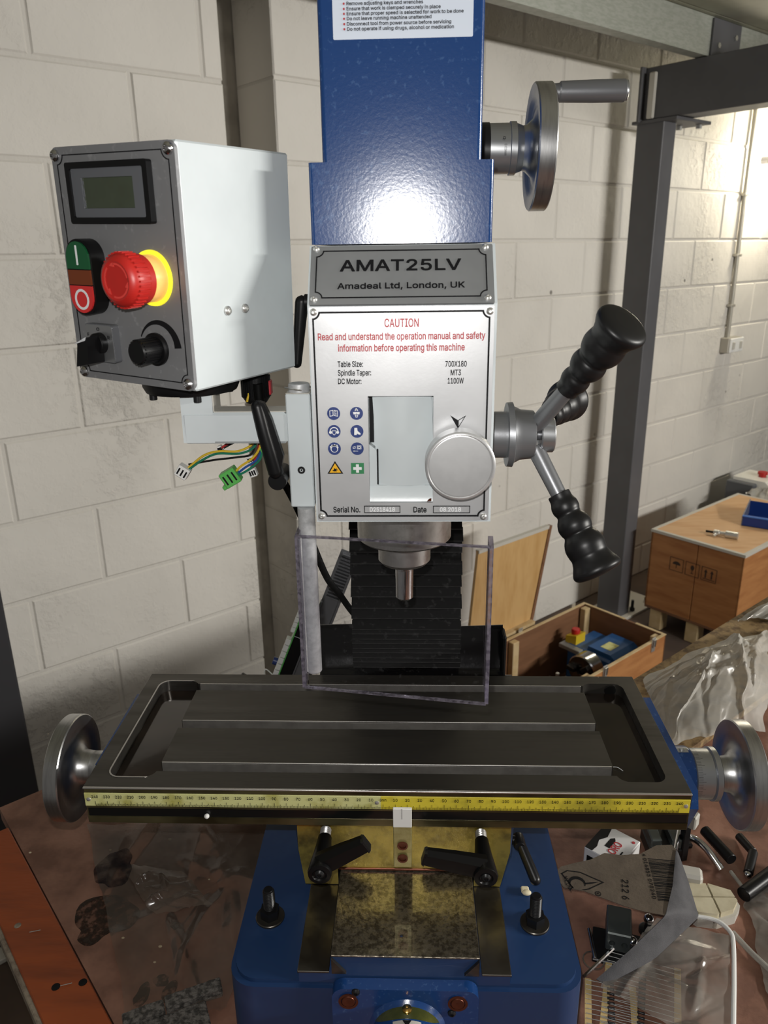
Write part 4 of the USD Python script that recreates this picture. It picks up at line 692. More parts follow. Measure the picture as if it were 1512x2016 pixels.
# --- loose control electronics leaning behind the table
el_ = thing('control_board', 'grey metal electronics carrier with white terminal strips, leaning behind the table', 'electronics', (-.15, .34, ZB))
A0, A1 = V(-.1850, .34, ZB + .004), V(-.0640, .36, .0700); ud = unit(A1 - A0); vd = unit(np.cross((0, 1, 0), ud)); vd = vd if vd[0] < 0 else -vd; wd = np.cross(ud, vd); LL = np.linalg.norm(A1 - A0)
def ef(u0, u1, v0, v1, w0, w1, c=.0006): return frame(cbox(u0, u1, v0, v1, w0, w1, c), A0, ud, vd, wd)
s_ = 1 if wd[1] < 0 else -1
def ew(u0, u1, v0, v1, a, b, c=.0006): return ef(u0, u1, v0, v1, min(s_ * a, s_ * b), max(s_ * a, s_ * b), c)
ep = lambda n_, m, mt, smooth=30, p_=None: part(p_ or el_, n_, m, mt, smooth)
rail = ep('metal_rail', [ew(0, LL, -.024, -.021, 0, .012), ew(0, LL, -.024, -.001, -.002, 0), ew(0, LL * .78, -.003, 0, 0, .010)], 'heatsink')
for k in range(15): ep('rail_fin', ew(LL - .006 - k * .0042, LL - .0042 - k * .0042, -.022, -.004, 0, .006, .0003), 'heatsink', False, rail)
bb = ep('heat_sink', ew(.02, .245, .0005, .0150, -.004, .022), 'black_plastic'); ep('joint_line', ew(.203, .2036, .0004, .0152, -.004, .0222, .0001), 'ink_grey', False, bb)
ep('circuit_board', ew(.05, .25, .0152, .0168, -.03, .024), 'terminal_green')
for k in range(10): ep('terminal_block', ew(.106 + k * .0092, .1140 + k * .0092, .0168, .0235, .012, .023), 'index_white')
for k in range(6): ep('terminal_block', ew(.207 + k * .0072, .2135 + k * .0072, .0168, .0222, .012, .022), 'index_white')
ep('green_terminal', ew(.080, .103, .0168, .030, .006, .024), 'terminal_green'); ep('blue_capacitor', cyl(A0 + ud * .152 + vd * .0168 + wd * s_ * .002, A0 + ud * .152 + vd * .029 + wd * s_ * .002, .005), 'ink_blue')
ep('black_capacitor', cyl(A0 + ud * .100 + vd * .02 + wd * s_ * .0, A0 + ud * .110 + vd * .062 + wd * s_ * .0, .0095), 'black_plastic'); ep('black_capacitor', cyl(A0 + ud * .082 + vd * .03 + wd * s_ * .006, A0 + ud * .088 + vd * .070 + wd * s_ * .006, .0095), 'black_plastic')
ep('copper_coil', [ring([(-.0012, .0045), (.0012, .0045), (.0012, .0070), (-.0012, .0070)], A0 + ud * (.078 + k * .002) + vd * .034 + wd * s_ * .010, ud, 20) for k in range(4)], 'copper'); ep('white_lead', tube([A0 + ud * .13 + vd * .02, A0 + ud * .135 + vd * .034, A0 + ud * .118 + vd * .030], .0009, 6), 'index_white')
# ---------------------------------------------------------------- bench, boards and everything lying on it
def slab(pts, z0, z1): return extr(Polygon(pts), z1 - z0, (0, 0, z0))
sw2 = lambda s, n: tuple((U * s + N * n)[:2])
be = thing('workbench', 'reddish brown workbench under the milling machine with an orange edge plank', 'workbench', (.1, .0, ZF))
part(be, 'bench_top', slab([sw2(-.199, -.9), sw2(-.199, .516), sw2(.285, .516), sw2(.42, .165), sw2(1.5, .165), sw2(1.5, -.9)], ZB - .018, ZB), 'bench_brown', smooth=False)
ok = part(be, 'edge_plank', frame(cbox(-.248, -.2005, -.9, .47, ZB - .016, ZB + .002, .0012), (0, 0, 0), U, N, Z1), 'plank_orange', smooth=False, label='worn orange plank along the bench edge')
part(ok, 'raw_edge', frame(cbox(-.2525, -.2478, -.9, .4695, ZB - .015, ZB + .0012, .0010), (0, 0, 0), U, N, Z1), 'plank_edge', smooth=False)
for x, y in ((-.3115, .0070), (-.2879, .0123)): part(ok, 'screw_hole', lathe([(0, .0040), (.0004, .0038), (.0002, .0015), (.0002, 0)], (x, y, ZB + .0020), Z1, 20), 'ink_black')
part(ok, 'filled_hole', lathe([(0, .0035), (.0005, .0030), (.0004, 0)], (-.3816, .0749, ZB + .0020), Z1, 20), 'plank_edge')
for a, b in (((-.3653, .0666), (-.3550, .0692)), ((-.3075, .0078), (-.2975, .0108))): part(ok, 'staple', tube([(*a, ZB + .0025), (*b, ZB + .0028)], .0004, 6, 0), 'bright_zinc')
for s in (-.17, 1.45):
    for n in (-.8, .10): part(be, 'bench_leg', frame(cbox(s - .03, s + .03, n - .03, n + .03, ZF, ZB - .018, .003), (0, 0, 0), U, N, Z1), 'ply_brown', smooth=False)
def blob(x, y, pts, z, h, seed, amp=.25):
    r = np.random.default_rng(seed); a = np.linspace(0, 2 * np.pi, 40, endpoint=False); k = 1 + amp * sum(r.uniform(-1, 1) / q * np.cos(q * a + r.uniform(0, 6)) for q in (1, 2, 3, 5, 8))
    return extr(Polygon([(x + pts[0] * k_ * math.cos(t), y + pts[1] * k_ * math.sin(t)) for t, k_ in zip(a, k)]).buffer(0), h, (0, 0, z))
part(be, 'oil_stain', blob(-.295, .076, (.032, .026), ZB, .0003, 3, .6), 'oil_soak', smooth=False, label='dark brown oil stain on the bench')
for i, (x, y, r) in enumerate(((-.2606, .1983, .0022), (-.2672, .0620, .0016), (-.2265, .0528, .0020), (-.2264, .0350, .0015), (-.4162, .1745, .0016), (-.3246, .1802, .0018), (-.1993, .1390, .0013), (.3700, .1900, .0015), (.345, .245, .0016))):
    m = trimesh.creation.icosphere(1, r); m.vertices *= [1, .7, .5]; part(be, 'crumb', m.apply_translation((x, y, ZB + .0025)), 'crumb', smooth=False)
for i, (x, y, a_, b_) in enumerate(((-.2150, .0180, .008, .006), (-.2050, .0060, .007, .010), (-.2300, .0020, .007, .011), (-.2200, .0800, .005, .004))): part(be, 'oil_spot', blob(x, y, (a_, b_), ZB + .0001, .0003, 70 + i, .5), 'oil_soak', smooth=False)
# boards at the back right, under the plastic
single('plywood_board', 'rough edged plywood board at the back of the bench under the plastic sheet', 'board', slab([sw2(.46, .01), sw2(.54, .10), sw2(.62, .158), sw2(1.48, .160), sw2(1.48, -.01)], ZB + .0004, ZB + .012), 'board_edge', smooth=False)
def crumple(A, B, C_, D, nu, nv, amp, k, seed, edge=.06, bulge=0, base=.0012):
    f = bil(A, B, C_, D)
    def fn(u, v):
        p = f(u, v); q = np.stack([u * k, v * k, np.zeros_like(u)], -1)
        r = np.abs(meshkit.fbm(q, 3, seed) - .5) * 2; r2 = np.abs(meshkit.fbm(q * .6 + 9, 2, seed + 5) - .5) * 2
        h = amp * ((1 - r) ** 3 + .6 * (1 - r2) ** 4) + bulge * np.sin(np.pi * u) ** .8 * np.sin(np.pi * np.clip(v * .9 + .1, 0, 1)) ** .8
        j = meshkit.fbm(np.stack([u * 7, v * 7, u * 0 + 3], -1), 3, seed + 2) - .5
        p = p + np.stack([j * edge * .5, (meshkit.fbm(np.stack([u * 6, v * 8, u * 0 + 8], -1), 3, seed + 3) - .5) * edge, h + base], -1); return p
    return grid(fn, nu, nv)
zb2 = ZB + .012
single('plastic_sheet', 'crumpled milky plastic sheet draped over the board behind the right handwheel', 'plastic sheet', folds((.3480, .3400, ZB + .013), (.5050, .4000, ZB + .013), (.6600, .7080, ZB + .013), (.3800, .5480, ZB + .013), 110, 110, .011, 20, 13, .055, .02, (.010, .035)), 'film_milky', smooth=60)
single('plastic_sheet', 'thin lavender grey plastic sheet at the right edge behind the crumpled one', 'plastic sheet', folds((.680, .735, ZB + .014), (.92, .80, ZB + .014), (.96, 1.00, ZB + .016), (.600, .735, ZB + .014), 60, 60, .010, 8, 23, .03), 'film_milky', smooth=60)
single('plastic_film', 'clear oil stained plastic film lying on the bench left of the machine base', 'plastic film', folds((-.2330, -.0250, ZB + .0028), (-.1420, -.0120, ZB + .0028), (-.1420, .2400, ZB + .0028), (-.3660, .2180, ZB + .0028), 90, 90, .0035, 14, 31, 0, .010), 'film_clear', smooth=60)
single('plastic_film', 'folded flap of clear plastic film on top of the stained film at the left', 'plastic film', folds((-.2420, .0860, ZB + .005), (-.1850, .1000, ZB + .007), (-.2300, .1420, ZB + .010), (-.3050, .1560, ZB + .006), 60, 60, .008, 5, 37, .004, .006), 'film_clear', smooth=60)
single('plastic_film', 'crumpled clear plastic film on the bench at the right edge of the photo', 'plastic film', folds((.3420, -.0200, ZB + .0005), (.5600, -.0200, ZB + .0005), (.4600, .1600, ZB + .0005), (.3780, .1400, ZB + .0005), 80, 80, .009, 16, 41, .006, .012), 'film_lid', smooth=60)
single('oily_patch', 'black oil blot soaked into the film below the left handwheel', 'stain', blob(-.3020, .1440, (.020, .027), ZB + .0120, .0003, 8, .45), 'oil_blot', smooth=False)
# gritty bars beside the base
g = thing('abrasive_block', 'grey gritty abrasive block with a raised lip at the bottom edge left of the base', 'abrasive block', (-.19, -.02, ZB))
def rough(m, amp, seed, f=260):
    m = m.subdivide_to_size(.004); n_ = meshkit.fbm(m.vertices * f, 3, seed) - .5; m.vertices = m.vertices + m.vertex_normals * n_[:, None] * amp; return m
dg = unit((.078, .036, 0)); dq = V(-dg[1], dg[0], 0); og = V(-.2320, -.0340, ZB)
part(g, 'slab', rough(frame(cbox(0, .068, -.060, -.002, .0004, .006, .001), og + dg * .004, dg, dq, Z1), .0018, 1), 'grit', smooth=False)
for a, b, e in ((.0, .036, .0), (.0375, .088, .001)): part(g, 'lip', rough(frame(cbox(a, b, -.002, .011, .0004, .011 + e, .0012), og + dq * e, dg, dq, Z1), .0022, 3 + int(a * 100)), 'grit', smooth=False)
# right of the base: carton, sandpaper, tools
c = thing('small_carton', 'small white carton with red and black print under the table at the right', 'carton', (.245, .165, ZB))
cu = unit((.0317, .0366, 0)); cv = V(cu[1], -cu[0], 0); co = V(.2106, .1590, ZB)
part(c, 'carton_body', frame(cbox(0, .048, .0, .042, 0, .036, .0008), co, cu, cv, Z1) if np.cross(cu, cv)[2] > 0 else frame(cbox(0, .042, 0, .048, 0, .036, .0008), co, cv, cu, Z1), 'carton_white', smooth=False)
ct = co + Z1 * .0361
part(c, 'black_band', extr(Polygon([(.0005, .0005), (.0005, .047), (.009, .047), (.012, .030), (.007, .020), (.010, .010), (.009, .0005)]), .0003, ct, cv, cu), 'ink_black', smooth=False)
part(c, 'red_mark', [text('ORO', 0, .020, 0, .0085, ct + cv * .030 + cu * .010, cu, -cv, bold=True), extr(Point(.037, .041).buffer(.0018), .0003, ct, cv, cu)], 'ink_red', smooth=False)
part(c, 'black_mark', [extr(Polygon([(.0155, .016), (.0155, .030), (.019, .034), (.0215, .030), (.0215, .016)]), .00015, ct, cv, cu), extr(sbox(.034, .004, .0355, .020), .0003, ct, cv, cu)], 'ink_black', smooth=False)
part(c, 'side_print', [extr(sbox(.003, .004, .014, .030), .0003, co - cu * .0, cv, Z1) if False else frame(extr(sbox(.004, .006, .014, .028), .0003), co + cu * -.0003, cv, Z1, np.cross(cv, Z1))], 'ink_black', smooth=False)
sp_ = thing('sandpaper_sheet', 'folded sheet of sandpaper with a printed brown back, lying right of the base', 'sandpaper', (.25, .08, ZB))
zs = -.190
A_ = [(.1715, .1121), (.1770, .1195), (.1922, .1250), (.2100, .1300), (.2272, .1399), (.2430, .1372), (.2643, .1392), (.2850, .1520), (.3020, .1530), (.3050, .1420), (.2980, .1200), (.2850, .0950), (.2663, .0600), (.2480, .0640), (.2304, .0701), (.1950, .0882), (.1756, .0923), (.1722, .1000)]
back = part(sp_, 'printed_back', extr(Polygon(A_), .0006, (0, 0, zs)), 'sandpaper_back', smooth=False, label='brown paper back with black print')
so = (0, 0, zs + .0006)
em = Polygon([(.1760, .1105), (.1830, .1150), (.1960, .1130), (.2175, .0995), (.2000, .0900), (.1860, .0870)])
part(back, 'shield_mark', extr(em.difference(em.buffer(-.0012)).intersection(Polygon(A_).buffer(-.001)), .0002, so), 'ink_black', smooth=False)
hook = Point(.1900, .0985).buffer(.0085).difference(Point(.1900, .0965).buffer(.0068)).difference(sbox(.17, .08, .20, .0945))
part(back, 'horn_mark', [extr(hook, .0002, so), extr(Polygon([(.1975, .0985), (.2040, .0992), (.2120, .0998), (.2045, .0975), (.1990, .0965)]), .0002, so), extr(Polygon([(.1800, .0890), (.1840, .0940), (.1850, .0930), (.1815, .0880)]), .0002, so)], 'ink_black', smooth=False)
part(back, 'brand_text', text('KLIN', 0, .016, 0, .0042, V(.1775, .1060, zs + .0006), V(.12, -1, 0), V(1, .12, 0)), 'ink_black', smooth=False)
part(back, 'number_text', text('212 6', 0, .026, 0, .0066, V(.2360, .1040, zs + .0006), V(-.22, -.98, 0), V(.98, -.22, 0)), 'ink_black', smooth=False)
part(back, 'round_mark', [extr(Point(.2080, .0850).buffer(.0030).difference(Point(.2080, .0850).buffer(.0024)), .0002, so), text('R', .2068, .2092, .0836, .0028, so, X1, Y1)], 'ink_black', smooth=False)
bd_ = unit((-.10, -.97, 0)); ba_ = V(-bd_[1], bd_[0], 0); bo = V(.2705, .1330, zs + .0006); r_ = np.random.default_rng(5)
bars = []; yy = 0
while yy < .056:
    w_ = r_.choice([.0005, .0005, .001, .0015]); bars.append(extr(Polygon([(yy, 0), (yy + w_, 0), (yy + w_, max(.006, .029 - yy * .33)), (yy, max(.006, .029 - yy * .33))]), .0002, bo, bd_, ba_)); yy += w_ + r_.choice([.0005, .0008, .0012])
part(back, 'barcode', bars, 'ink_black', smooth=False); part(back, 'barcode_text', text('4 014855 078240', 0, .060, -.0048, .0036, bo + bd_ * -.006, bd_, ba_), 'ink_black', smooth=False)
gl = np.array([(.3035, .1450, zs + .001), (.2840, .0950, zs + .002), (.2663, .0600, zs + .001), (.2263, .0379, -.212), (.1940, .0195, -.2245)]); gr = np.array([(.3045, .1440, zs + .001), (.3060, .1100, -.199), (.3064, .0786, -.210), (.2530, .0383, -.219), (.2029, .0146, -.2265)])
def gritfn(u, v):
    k = np.linspace(0, 1, 5); a, b = (np.stack([np.interp(v, k, g_[:, i]) for i in range(3)], -1) for g_ in (gl, gr))
    p = a * (1 - u)[..., None] + b * u[..., None]; p[..., 2] += .004 * np.sin(np.pi * u) * np.sin(np.pi * v); return p
part(sp_, 'grit_side', grid(gritfn, 16, 40, .0006), 'sandpaper_grit', smooth=60, label='grey abrasive side folded over')
single('foam_crumb', 'pale yellow crumb beside the black lock lever on the machine base', 'crumb', trimesh.creation.icosphere(2, .0035).apply_scale((1.2, .8, .7)).apply_translation((.1265, .0260, -.1303)), 'crumb')
t = thing('grey_block', 'dark grey drilled steel block sticking out under the sandpaper', 'block', (.225, .075, ZB))
gx = unit((.0238, -.0059, 0)); gy = V(-gx[1], gx[0], 0)
part(t, 'block_body', cut(frame(cbox(0, .0235, -.036, 0, .004, .026, .0012), V(.2201, .0924, ZB), gx, gy, Z1), *[cyl(V(.2201, .0924, ZB) + gx * a + gy * -.0365 + Z1 * .014, V(.2201, .0924, ZB) + gx * a + gy * -.030 + Z1 * .014, .0030) for a in (.006, .0175)]), 'tool_grey', smooth=False)
part(t, 'base_foot', frame(cbox(-.012, .034, -.050, -.010, 0, .0042, .001), V(.2201, .0924, ZB), gx, gy, Z1), 'black_oxide', smooth=False)
def pin(name, lab, cat, a, b, r, mt): single(name, lab, cat, cyl(a, b, r), mt)
def ball_bolt(x, y, lab):
    q_ = thing('ball_stud', lab, 'bolt', (x, y, ZB)); part(q_, 'ball', trimesh.creation.icosphere(2, .0052).apply_translation((x, y, ZB + .0165)), 'chrome', smooth=True); part(q_, 'shank', [cyl((x, y, ZB + .004), (x, y, ZB + .014), .0035), lathe([(0, .0085), (.004, .0085), (.005, .0070)], (x, y, ZB), Z1, 28)], 'black_oxide')
ball_bolt(.2600, .0830, 'shiny ball headed stud beside the grey block, half under the sandpaper'); ball_bolt(.2365, .0560, 'shiny ball headed stud in front of the grey block')
pin('steel_pin', 'short bright steel pin between the base and the grey block', 'pin', (.2013, .0815, ZB + .0035), (.1999, .0470, ZB + .0035), .0022, 'chrome')
single('hex_key', 'long steel hex key leaning toward the grey block', 'hex key', lathe([(0, .0016), (.058, .0016)], (.1845, .0275, ZB + .004), V(.0433, .0362, .004), 6), 'chrome', smooth=False)
single('split_ring', 'thin dark split ring lying around the steel pin', 'ring', ring([(-.0008, .0092), (-.0008, .0104), (.0008, .0104), (.0008, .0092)], (.1985, .0475, ZB + .001), Z1, 40), 'steel')
# resistors taped in strips, and the clear tray with its white rim
def resistor_strip(lab, c0, c1, w, n):
    q_ = thing('resistor_strip', lab, 'resistor strip', (*((V(*c0) + V(*c1)) / 2), ZB), 'taped resistor strips'); d = unit(V(*c1, 0) - V(*c0, 0)); Lr = np.linalg.norm(V(*c1) - V(*c0)); xx = V(-d[1], d[0], 0); xx = xx if xx[0] > 0 else -xx
    o_ = V(*c0, ZB + .003)
    for s_ in (-1, 1): part(q_, 'paper_tape', hull([o_ + xx * s_ * (w / 2 + e) + d * t_ + Z1 * z for e in (-.003, .003) for t_ in (0, Lr) for z in (0, .0006)]), 'resistor_tape', smooth=False)
    for k in range(n):
        p_ = o_ + d * (Lr * (k + .5) / n) + Z1 * .0012
        ld = part(q_, 'resistor_lead', tube([p_ - xx * (w / 2 + .002), p_ + xx * (w / 2 + .002)], .00035, 5, 0), 'bright_zinc')
        part(ld, 'resistor_body', lathe([(-.0032, .0010), (-.0026, .0013), (-.0015, .0010), (.0015, .0010), (.0026, .0013), (.0032, .0010)], p_, xx, 10), 'resistor_body')
resistor_strip('strip of taped resistors with the wide tape, nearest the clear rim', (.2460, .0480), (.2210, -.0300), .062, 16)
resistor_strip('strip of taped resistors overlapping at the left, beside the base corner', (.2080, .0220), (.1960, -.0350), .040, 12)
ty = thing('clear_tray', 'clear plastic lid with a rounded milky rim, right of the resistors', 'lid', (.28, .02, ZB))
rimp = [(.300, .094), (.3180, .0915), (.3310, .0860), (.3375, .0740), (.3350, .0600), (.3200, .0200), (.3000, -.0300), (.290, -.060)]
part(ty, 'rim', tube([(x, y, ZB + .011) for x, y in rimp], .0022, 10), 'white_plastic'); part(ty, 'lid_wall', grid(lambda u, v: np.stack([np.interp(u, np.linspace(0, 1, 8), [a for a, _ in rimp]), np.interp(u, np.linspace(0, 1, 8), [b for _, b in rimp]), ZB + .0005 + .010 * v], -1), 40, 3), 'film', smooth=60)
part(ty, 'lid_face', folds((.196, .012, ZB + .009), (.290, -.055, ZB + .009), (.3350, .0700, ZB + .010), (.2700, .0900, ZB + .009), 60, 60, .004, 10, 51, .002, .004), 'film_lid', smooth=60)
# pale jointed tool and other tools in the corner
t = thing('cream_tool', 'cream coloured rounded tool body with a grey underside behind the clear lid', 'tool', (.33, .115, ZB))
pl_ = Polygon([(.3040, .1010), (.3100, .1330), (.3360, .1320), (.3570, .1230), (.3590, .1080), (.3500, .0960), (.3300, .0890), (.3120, .0915)])
part(t, 'underside', extr(pl_.buffer(.0015), .010, (0, 0, ZB)), 'tape_grey', smooth=30); 
for q_ in (sbox(.29, .1130, .3335, .15), sbox(.3343, .1130, .38, .15), sbox(.29, .08, .3335, .1122), sbox(.3343, .08, .38, .1122)): part(t, 'body_panel', extr(pl_.buffer(-.001).intersection(q_).buffer(-.0006), .0065, (0, 0, ZB + .0098)), 'cream', smooth=30)
part(t, 'clamp_jaw', frame(cbox(-.012, .012, -.009, .009, 0, .024, .003), (.3200, .1400, ZB), unit((1, -.25, 0)), unit((.25, 1, 0)), Z1), 'tape_grey')
t = thing('chrome_clamp', 'curved chrome clamp with a black grip below the right handwheel', 'clamp', (.35, .18, ZB))
part(t, 'chrome_bow', tube([(.3320, .2050, ZB + .006), (.3400, .1950, ZB + .018), (.3500, .1800, ZB + .018), (.3620, .1610, ZB + .006)], .0040, 12), 'chrome'); part(t, 'black_grip', cyl((.3620, .2140, ZB + .012), (.3755, .1690, ZB + .012), .0062), 'black_plastic'); part(t, 'bow_foot', cbox(.3260, .3440, .1960, .2140, ZB, ZB + .007, .002), 'black_oxide')
t = thing('angled_tool', 'small black angled lever tool on the bench under the right handwheel', 'tool', (.40, .18, ZB))
part(t, 'upper_arm', cyl((.4012, .2120, ZB + .006), (.4060, .1850, ZB + .008), .0048), 'black_oxide'); part(t, 'lower_arm', cyl((.4060, .1850, ZB + .008), (.3890, .1560, ZB + .006), .0050), 'black_oxide'); part(t, 'bright_tip', trimesh.creation.icosphere(2, .0042).apply_translation((.3880, .1545, ZB + .0055)), 'chrome')
pin('black_rod', 'thick black rod at the right edge of the bench', 'rod', (.3704, .1236, ZB + .0085), (.4300, .1660, ZB + .0085), .0075, 'black_plastic')
t = thing('tool_holder', 'grey square tool holder standing below the right end bracket', 'tool holder', (.335, .16, ZB))
part(t, 'shank', frame(cbox(-.004, .004, -.004, .004, 0, .052, .0008), (.3270, .1820, ZB), unit((1, .3, 0)), unit((-.3, 1, 0)), Z1), 'black_oxide', smooth=False); part(t, 'head', frame(cbox(-.010, .010, -.007, .007, .050, .066, .0015), (.3270, .1800, ZB), unit((1, -.8, 0)), unit((.8, 1, 0)), Z1), 'tape_grey', smooth=False)
t = thing('machine_vice', 'small dark steel vice behind the sandpaper', 'vice', (.305, .19, ZB))
part(t, 'vice_body', cbox(.2890, .3260, .1780, .2150, ZB, ZB + .016, .0015), 'black_oxide', smooth=False); part(t, 'vice_jaw', cbox(.2900, .3020, .1790, .2140, ZB + .016, ZB + .028, .0012), 'tool_grey', smooth=False); part(t, 'vice_jaw', cbox(.3130, .3240, .1790, .2140, ZB + .016, ZB + .028, .0012), 'tool_grey', smooth=False); part(t, 'vice_screw', cyl((.3040, .1780, ZB + .010), (.3000, .1560, ZB + .010), .0045), 'chrome')
pin('steel_bar', 'thin bright steel bar lying across the vice', 'bar', (.3310, .2080, ZB + .0300), (.3100, .1620, ZB + .0300), .0025, 'chrome')
single('plastic_strip', 'white rolled strip of plastic at the right edge of the bench', 'plastic strip', tube([(.3430, .0800, ZB + .004), (.352, .055, ZB + .005), (.366, .030, ZB + .004), (.378, .005, ZB + .004)], .0028, 10), 'film_milky')
single('plastic_strip', 'thin white plastic strip beside the cream tool', 'plastic strip', tube([(.3720, .1600, ZB + .004), (.3745, .1400, ZB + .006), (.3785, .1230, ZB + .003)], .0020, 10), 'film_milky')

# ---------------------------------------------------------------- crates and what stands by the wall
def wb(s0, s1, n0, n1, z0, z1, c=.0015): return wframe(cbox(s0, s1, n0, n1, z0, z1, c))
k0, k1, m0, m1, zt_, zl_ = 2.730, 3.537, .922, 1.357, -.810, -1.190
cr = thing('plywood_crate', 'large closed plywood crate with handling symbols, blue bin on its lid', 'crate', W((k0 + k1) / 2, (m0 + m1) / 2, ZF))
part(cr, 'front_panel', wb(k0, k0 + .010, 1.1295, m1, zl_, zt_ - .012), 'ply_orange', smooth=False); part(cr, 'front_panel', wb(k0, k0 + .010, m0, 1.1265, zl_, zt_ - .012), 'ply_orange', smooth=False)
part(cr, 'side_panel', wb(k0, k1, m0 - .001, m0 + .009, zl_, zt_ - .012), 'ply_orange', smooth=False); part(cr, 'back_panel', wb(k0, k1, m1 - .010, m1, zl_, zt_ - .012), 'ply_orange', smooth=False); part(cr, 'end_panel', wb(k1 - .010, k1, m0, m1, zl_, zt_ - .012), 'ply_orange', smooth=False); part(cr, 'bottom_panel', wb(k0, k1, m0, m1, zl_ - .012, zl_), 'ply_brown', smooth=False)
lid = part(cr, 'lid', wb(k0 - .002, k1 + .002, m0 - .003, m1 + .002, zt_ - .012, zt_ - .001), 'ply_top', smooth=False, label='pale plywood lid')
tw = .014
for a in ((k0 - .003, k0 + tw, m0 - .004, m1 + .003), (k1 - tw, k1 + .003, m0 - .004, m1 + .003), (k0 + tw, k1 - tw, m0 - .004, m0 + tw), (k0 + tw, k1 - tw, m1 - tw, m1 + .003)): part(lid, 'edge_tape', wb(*a, zt_ - .013, zt_, .0004), 'tape_grey', smooth=False)
for s, n in ((k0 + .035, m1 - .06), (k0 + .035, 1.115), (k0 + .035, m0 + .06), (k1 - .06, m1 - .06), (k1 - .06, m0 + .06), (k1 - .4, m0 + .05)): part(cr, 'foot', wb(s - .03, s + .03, n - .03, n + .03, ZF, zl_ - .012, .003), 'batten', smooth=False)
def sy(polys): part(cr, 'handling_symbol', [extr(g_, .0006, W(k0 - .0002, 1.252, -.978), -N, Z1) for g_ in polys], 'crate_symbol', smooth=False)
sy([outline(sbox(0, 0, .066, .064), .0022), Polygon([(.014 + .019 * (1 - math.cos(t)), .032 + .016 * math.sin(t)) for t in np.linspace(0, math.pi, 16)]), sbox(.0315, .016, .0345, .034)])
sy([outline(sbox(.076, 0, .142, .064), .0022), affinity.scale(Point(.109, .040).buffer(.012), .7, 1), sbox(.1075, .014, .1105, .032), sbox(.101, .012, .117, .0145)])
sy([outline(sbox(.152, 0, .222, .064), .0022)] + [Polygon([(x - .008, .040), (x, .054), (x + .008, .040), (x + .003, .040), (x + .003, .014), (x - .003, .014), (x - .003, .040)]) for x in (.172, .200)] + [sbox(.160, .008, .214, .011)])
bn = thing('parts_bin', 'shallow blue plastic parts bin standing on the large crate', 'bin', W(3.15, 1.05, zt_))
bX, bY = U * .30 - N * .954, U * .954 + N * .30; bO = W(3.070, 1.108, zt_ + .0005); bf = lambda m: frame(m, bO, bX, bY, Z1)
part(bn, 'bin_floor', bf(cbox(0, .42, 0, .20, 0, .004, .001)), 'bin_blue', smooth=False); part(bn, 'front_wall', bf(cbox(0, .42, 0, .005, 0, .046, .001)), 'bin_blue', smooth=False); part(bn, 'back_wall', bf(cbox(0, .42, .195, .20, 0, .066, .001)), 'bin_blue', smooth=False)
part(bn, 'rim', bf(cbox(0, .42, -.004, .010, .044, .050, .001)), 'bin_blue_rim', smooth=False); part(bn, 'end_wall', bf(hull([(x, y, z) for x in (-.002, .003) for y, z in ((0, 0), (.2, 0), (.2, .072), (0, .046))])), 'bin_side', smooth=False); part(bn, 'end_wall', bf(hull([(x, y, z) for x in (.417, .42) for y, z in ((0, 0), (.2, 0), (.2, .072), (0, .046))])), 'bin_side', smooth=False)
ft = thing('pipe_fitting', 'small silver pipe fitting lying on the large crate', 'fitting', W(2.87, 1.09, zt_))
fa, fb = W(2.850, 1.150, zt_ + .014), W(2.885, 1.030, zt_ + .016); fd = unit(fb - fa)
part(ft, 'body', lathe([(.020, .006), (.022, .013), (.045, .013), (.047, .009), (.070, .010), (.072, .016), (.122, .016), (.124, .010)], fa, fd, 24), 'bright_zinc'); part(ft, 'black_stem', cyl(fa - fd * .012, fa + fd * .020, .005), 'black_plastic'); part(ft, 'side_branch', cyl(fa + fd * .036, fa + fd * .036 - Z1 * .008 - U * .03, .006), 'bright_zinc')
# open crate with the lathe
o0, o1, q0, q1, zr = 1.270, 2.192, .942, 1.323, -1.000
oc = thing('open_crate', 'open plywood crate on the floor holding a small blue lathe', 'crate', W(1.75, 1.13, ZF))
bp = part(oc, 'back_panel', wb(o0, o1, q1 - .010, q1, ZF + .012, zr), 'ply_brown', smooth=False); fp2 = part(oc, 'front_panel', wb(o0, o1, q0, q0 + .010, ZF + .012, zr), 'ply_orange', smooth=False); ep2 = part(oc, 'end_panel', wb(o1 - .010, o1, q0, q1, ZF + .012, zr), 'ply_brown', smooth=False); part(oc, 'end_panel', wb(o0, o0 + .010, q0, q1, ZF + .012, zr), 'ply_brown', smooth=False); part(oc, 'bottom_panel', wb(o0, o1, q0, q1, ZF + .001, ZF + .012), 'ply_brown', smooth=False)
for s, n in ((o1 - .028, q1 - .028), (1.72, q1 - .024), (1.72, q0 + .024), (o1 - .028, q0 + .028)): part(oc, 'corner_batten', wb(s - .017, s + .017, n - .013, n + .013, ZF + .012, zr - .006, .002), 'batten', smooth=False)
for a in ((o0, o1, q0 - .001, q0 + .0115), (o0, o1, q1 - .0115, q1 + .001)): part(oc, 'rim_strip', wb(*a, zr - .001, zr + .002, .0004), 'batten', smooth=False)
for a, b in ((q0 + .012, q0 + .13), (q1 - .20, q1 - .012)): part(oc, 'rim_strip', wb(o1 - .0115, o1 + .001, a, b, zr - .001, zr + .002, .0004), 'batten', smooth=False)
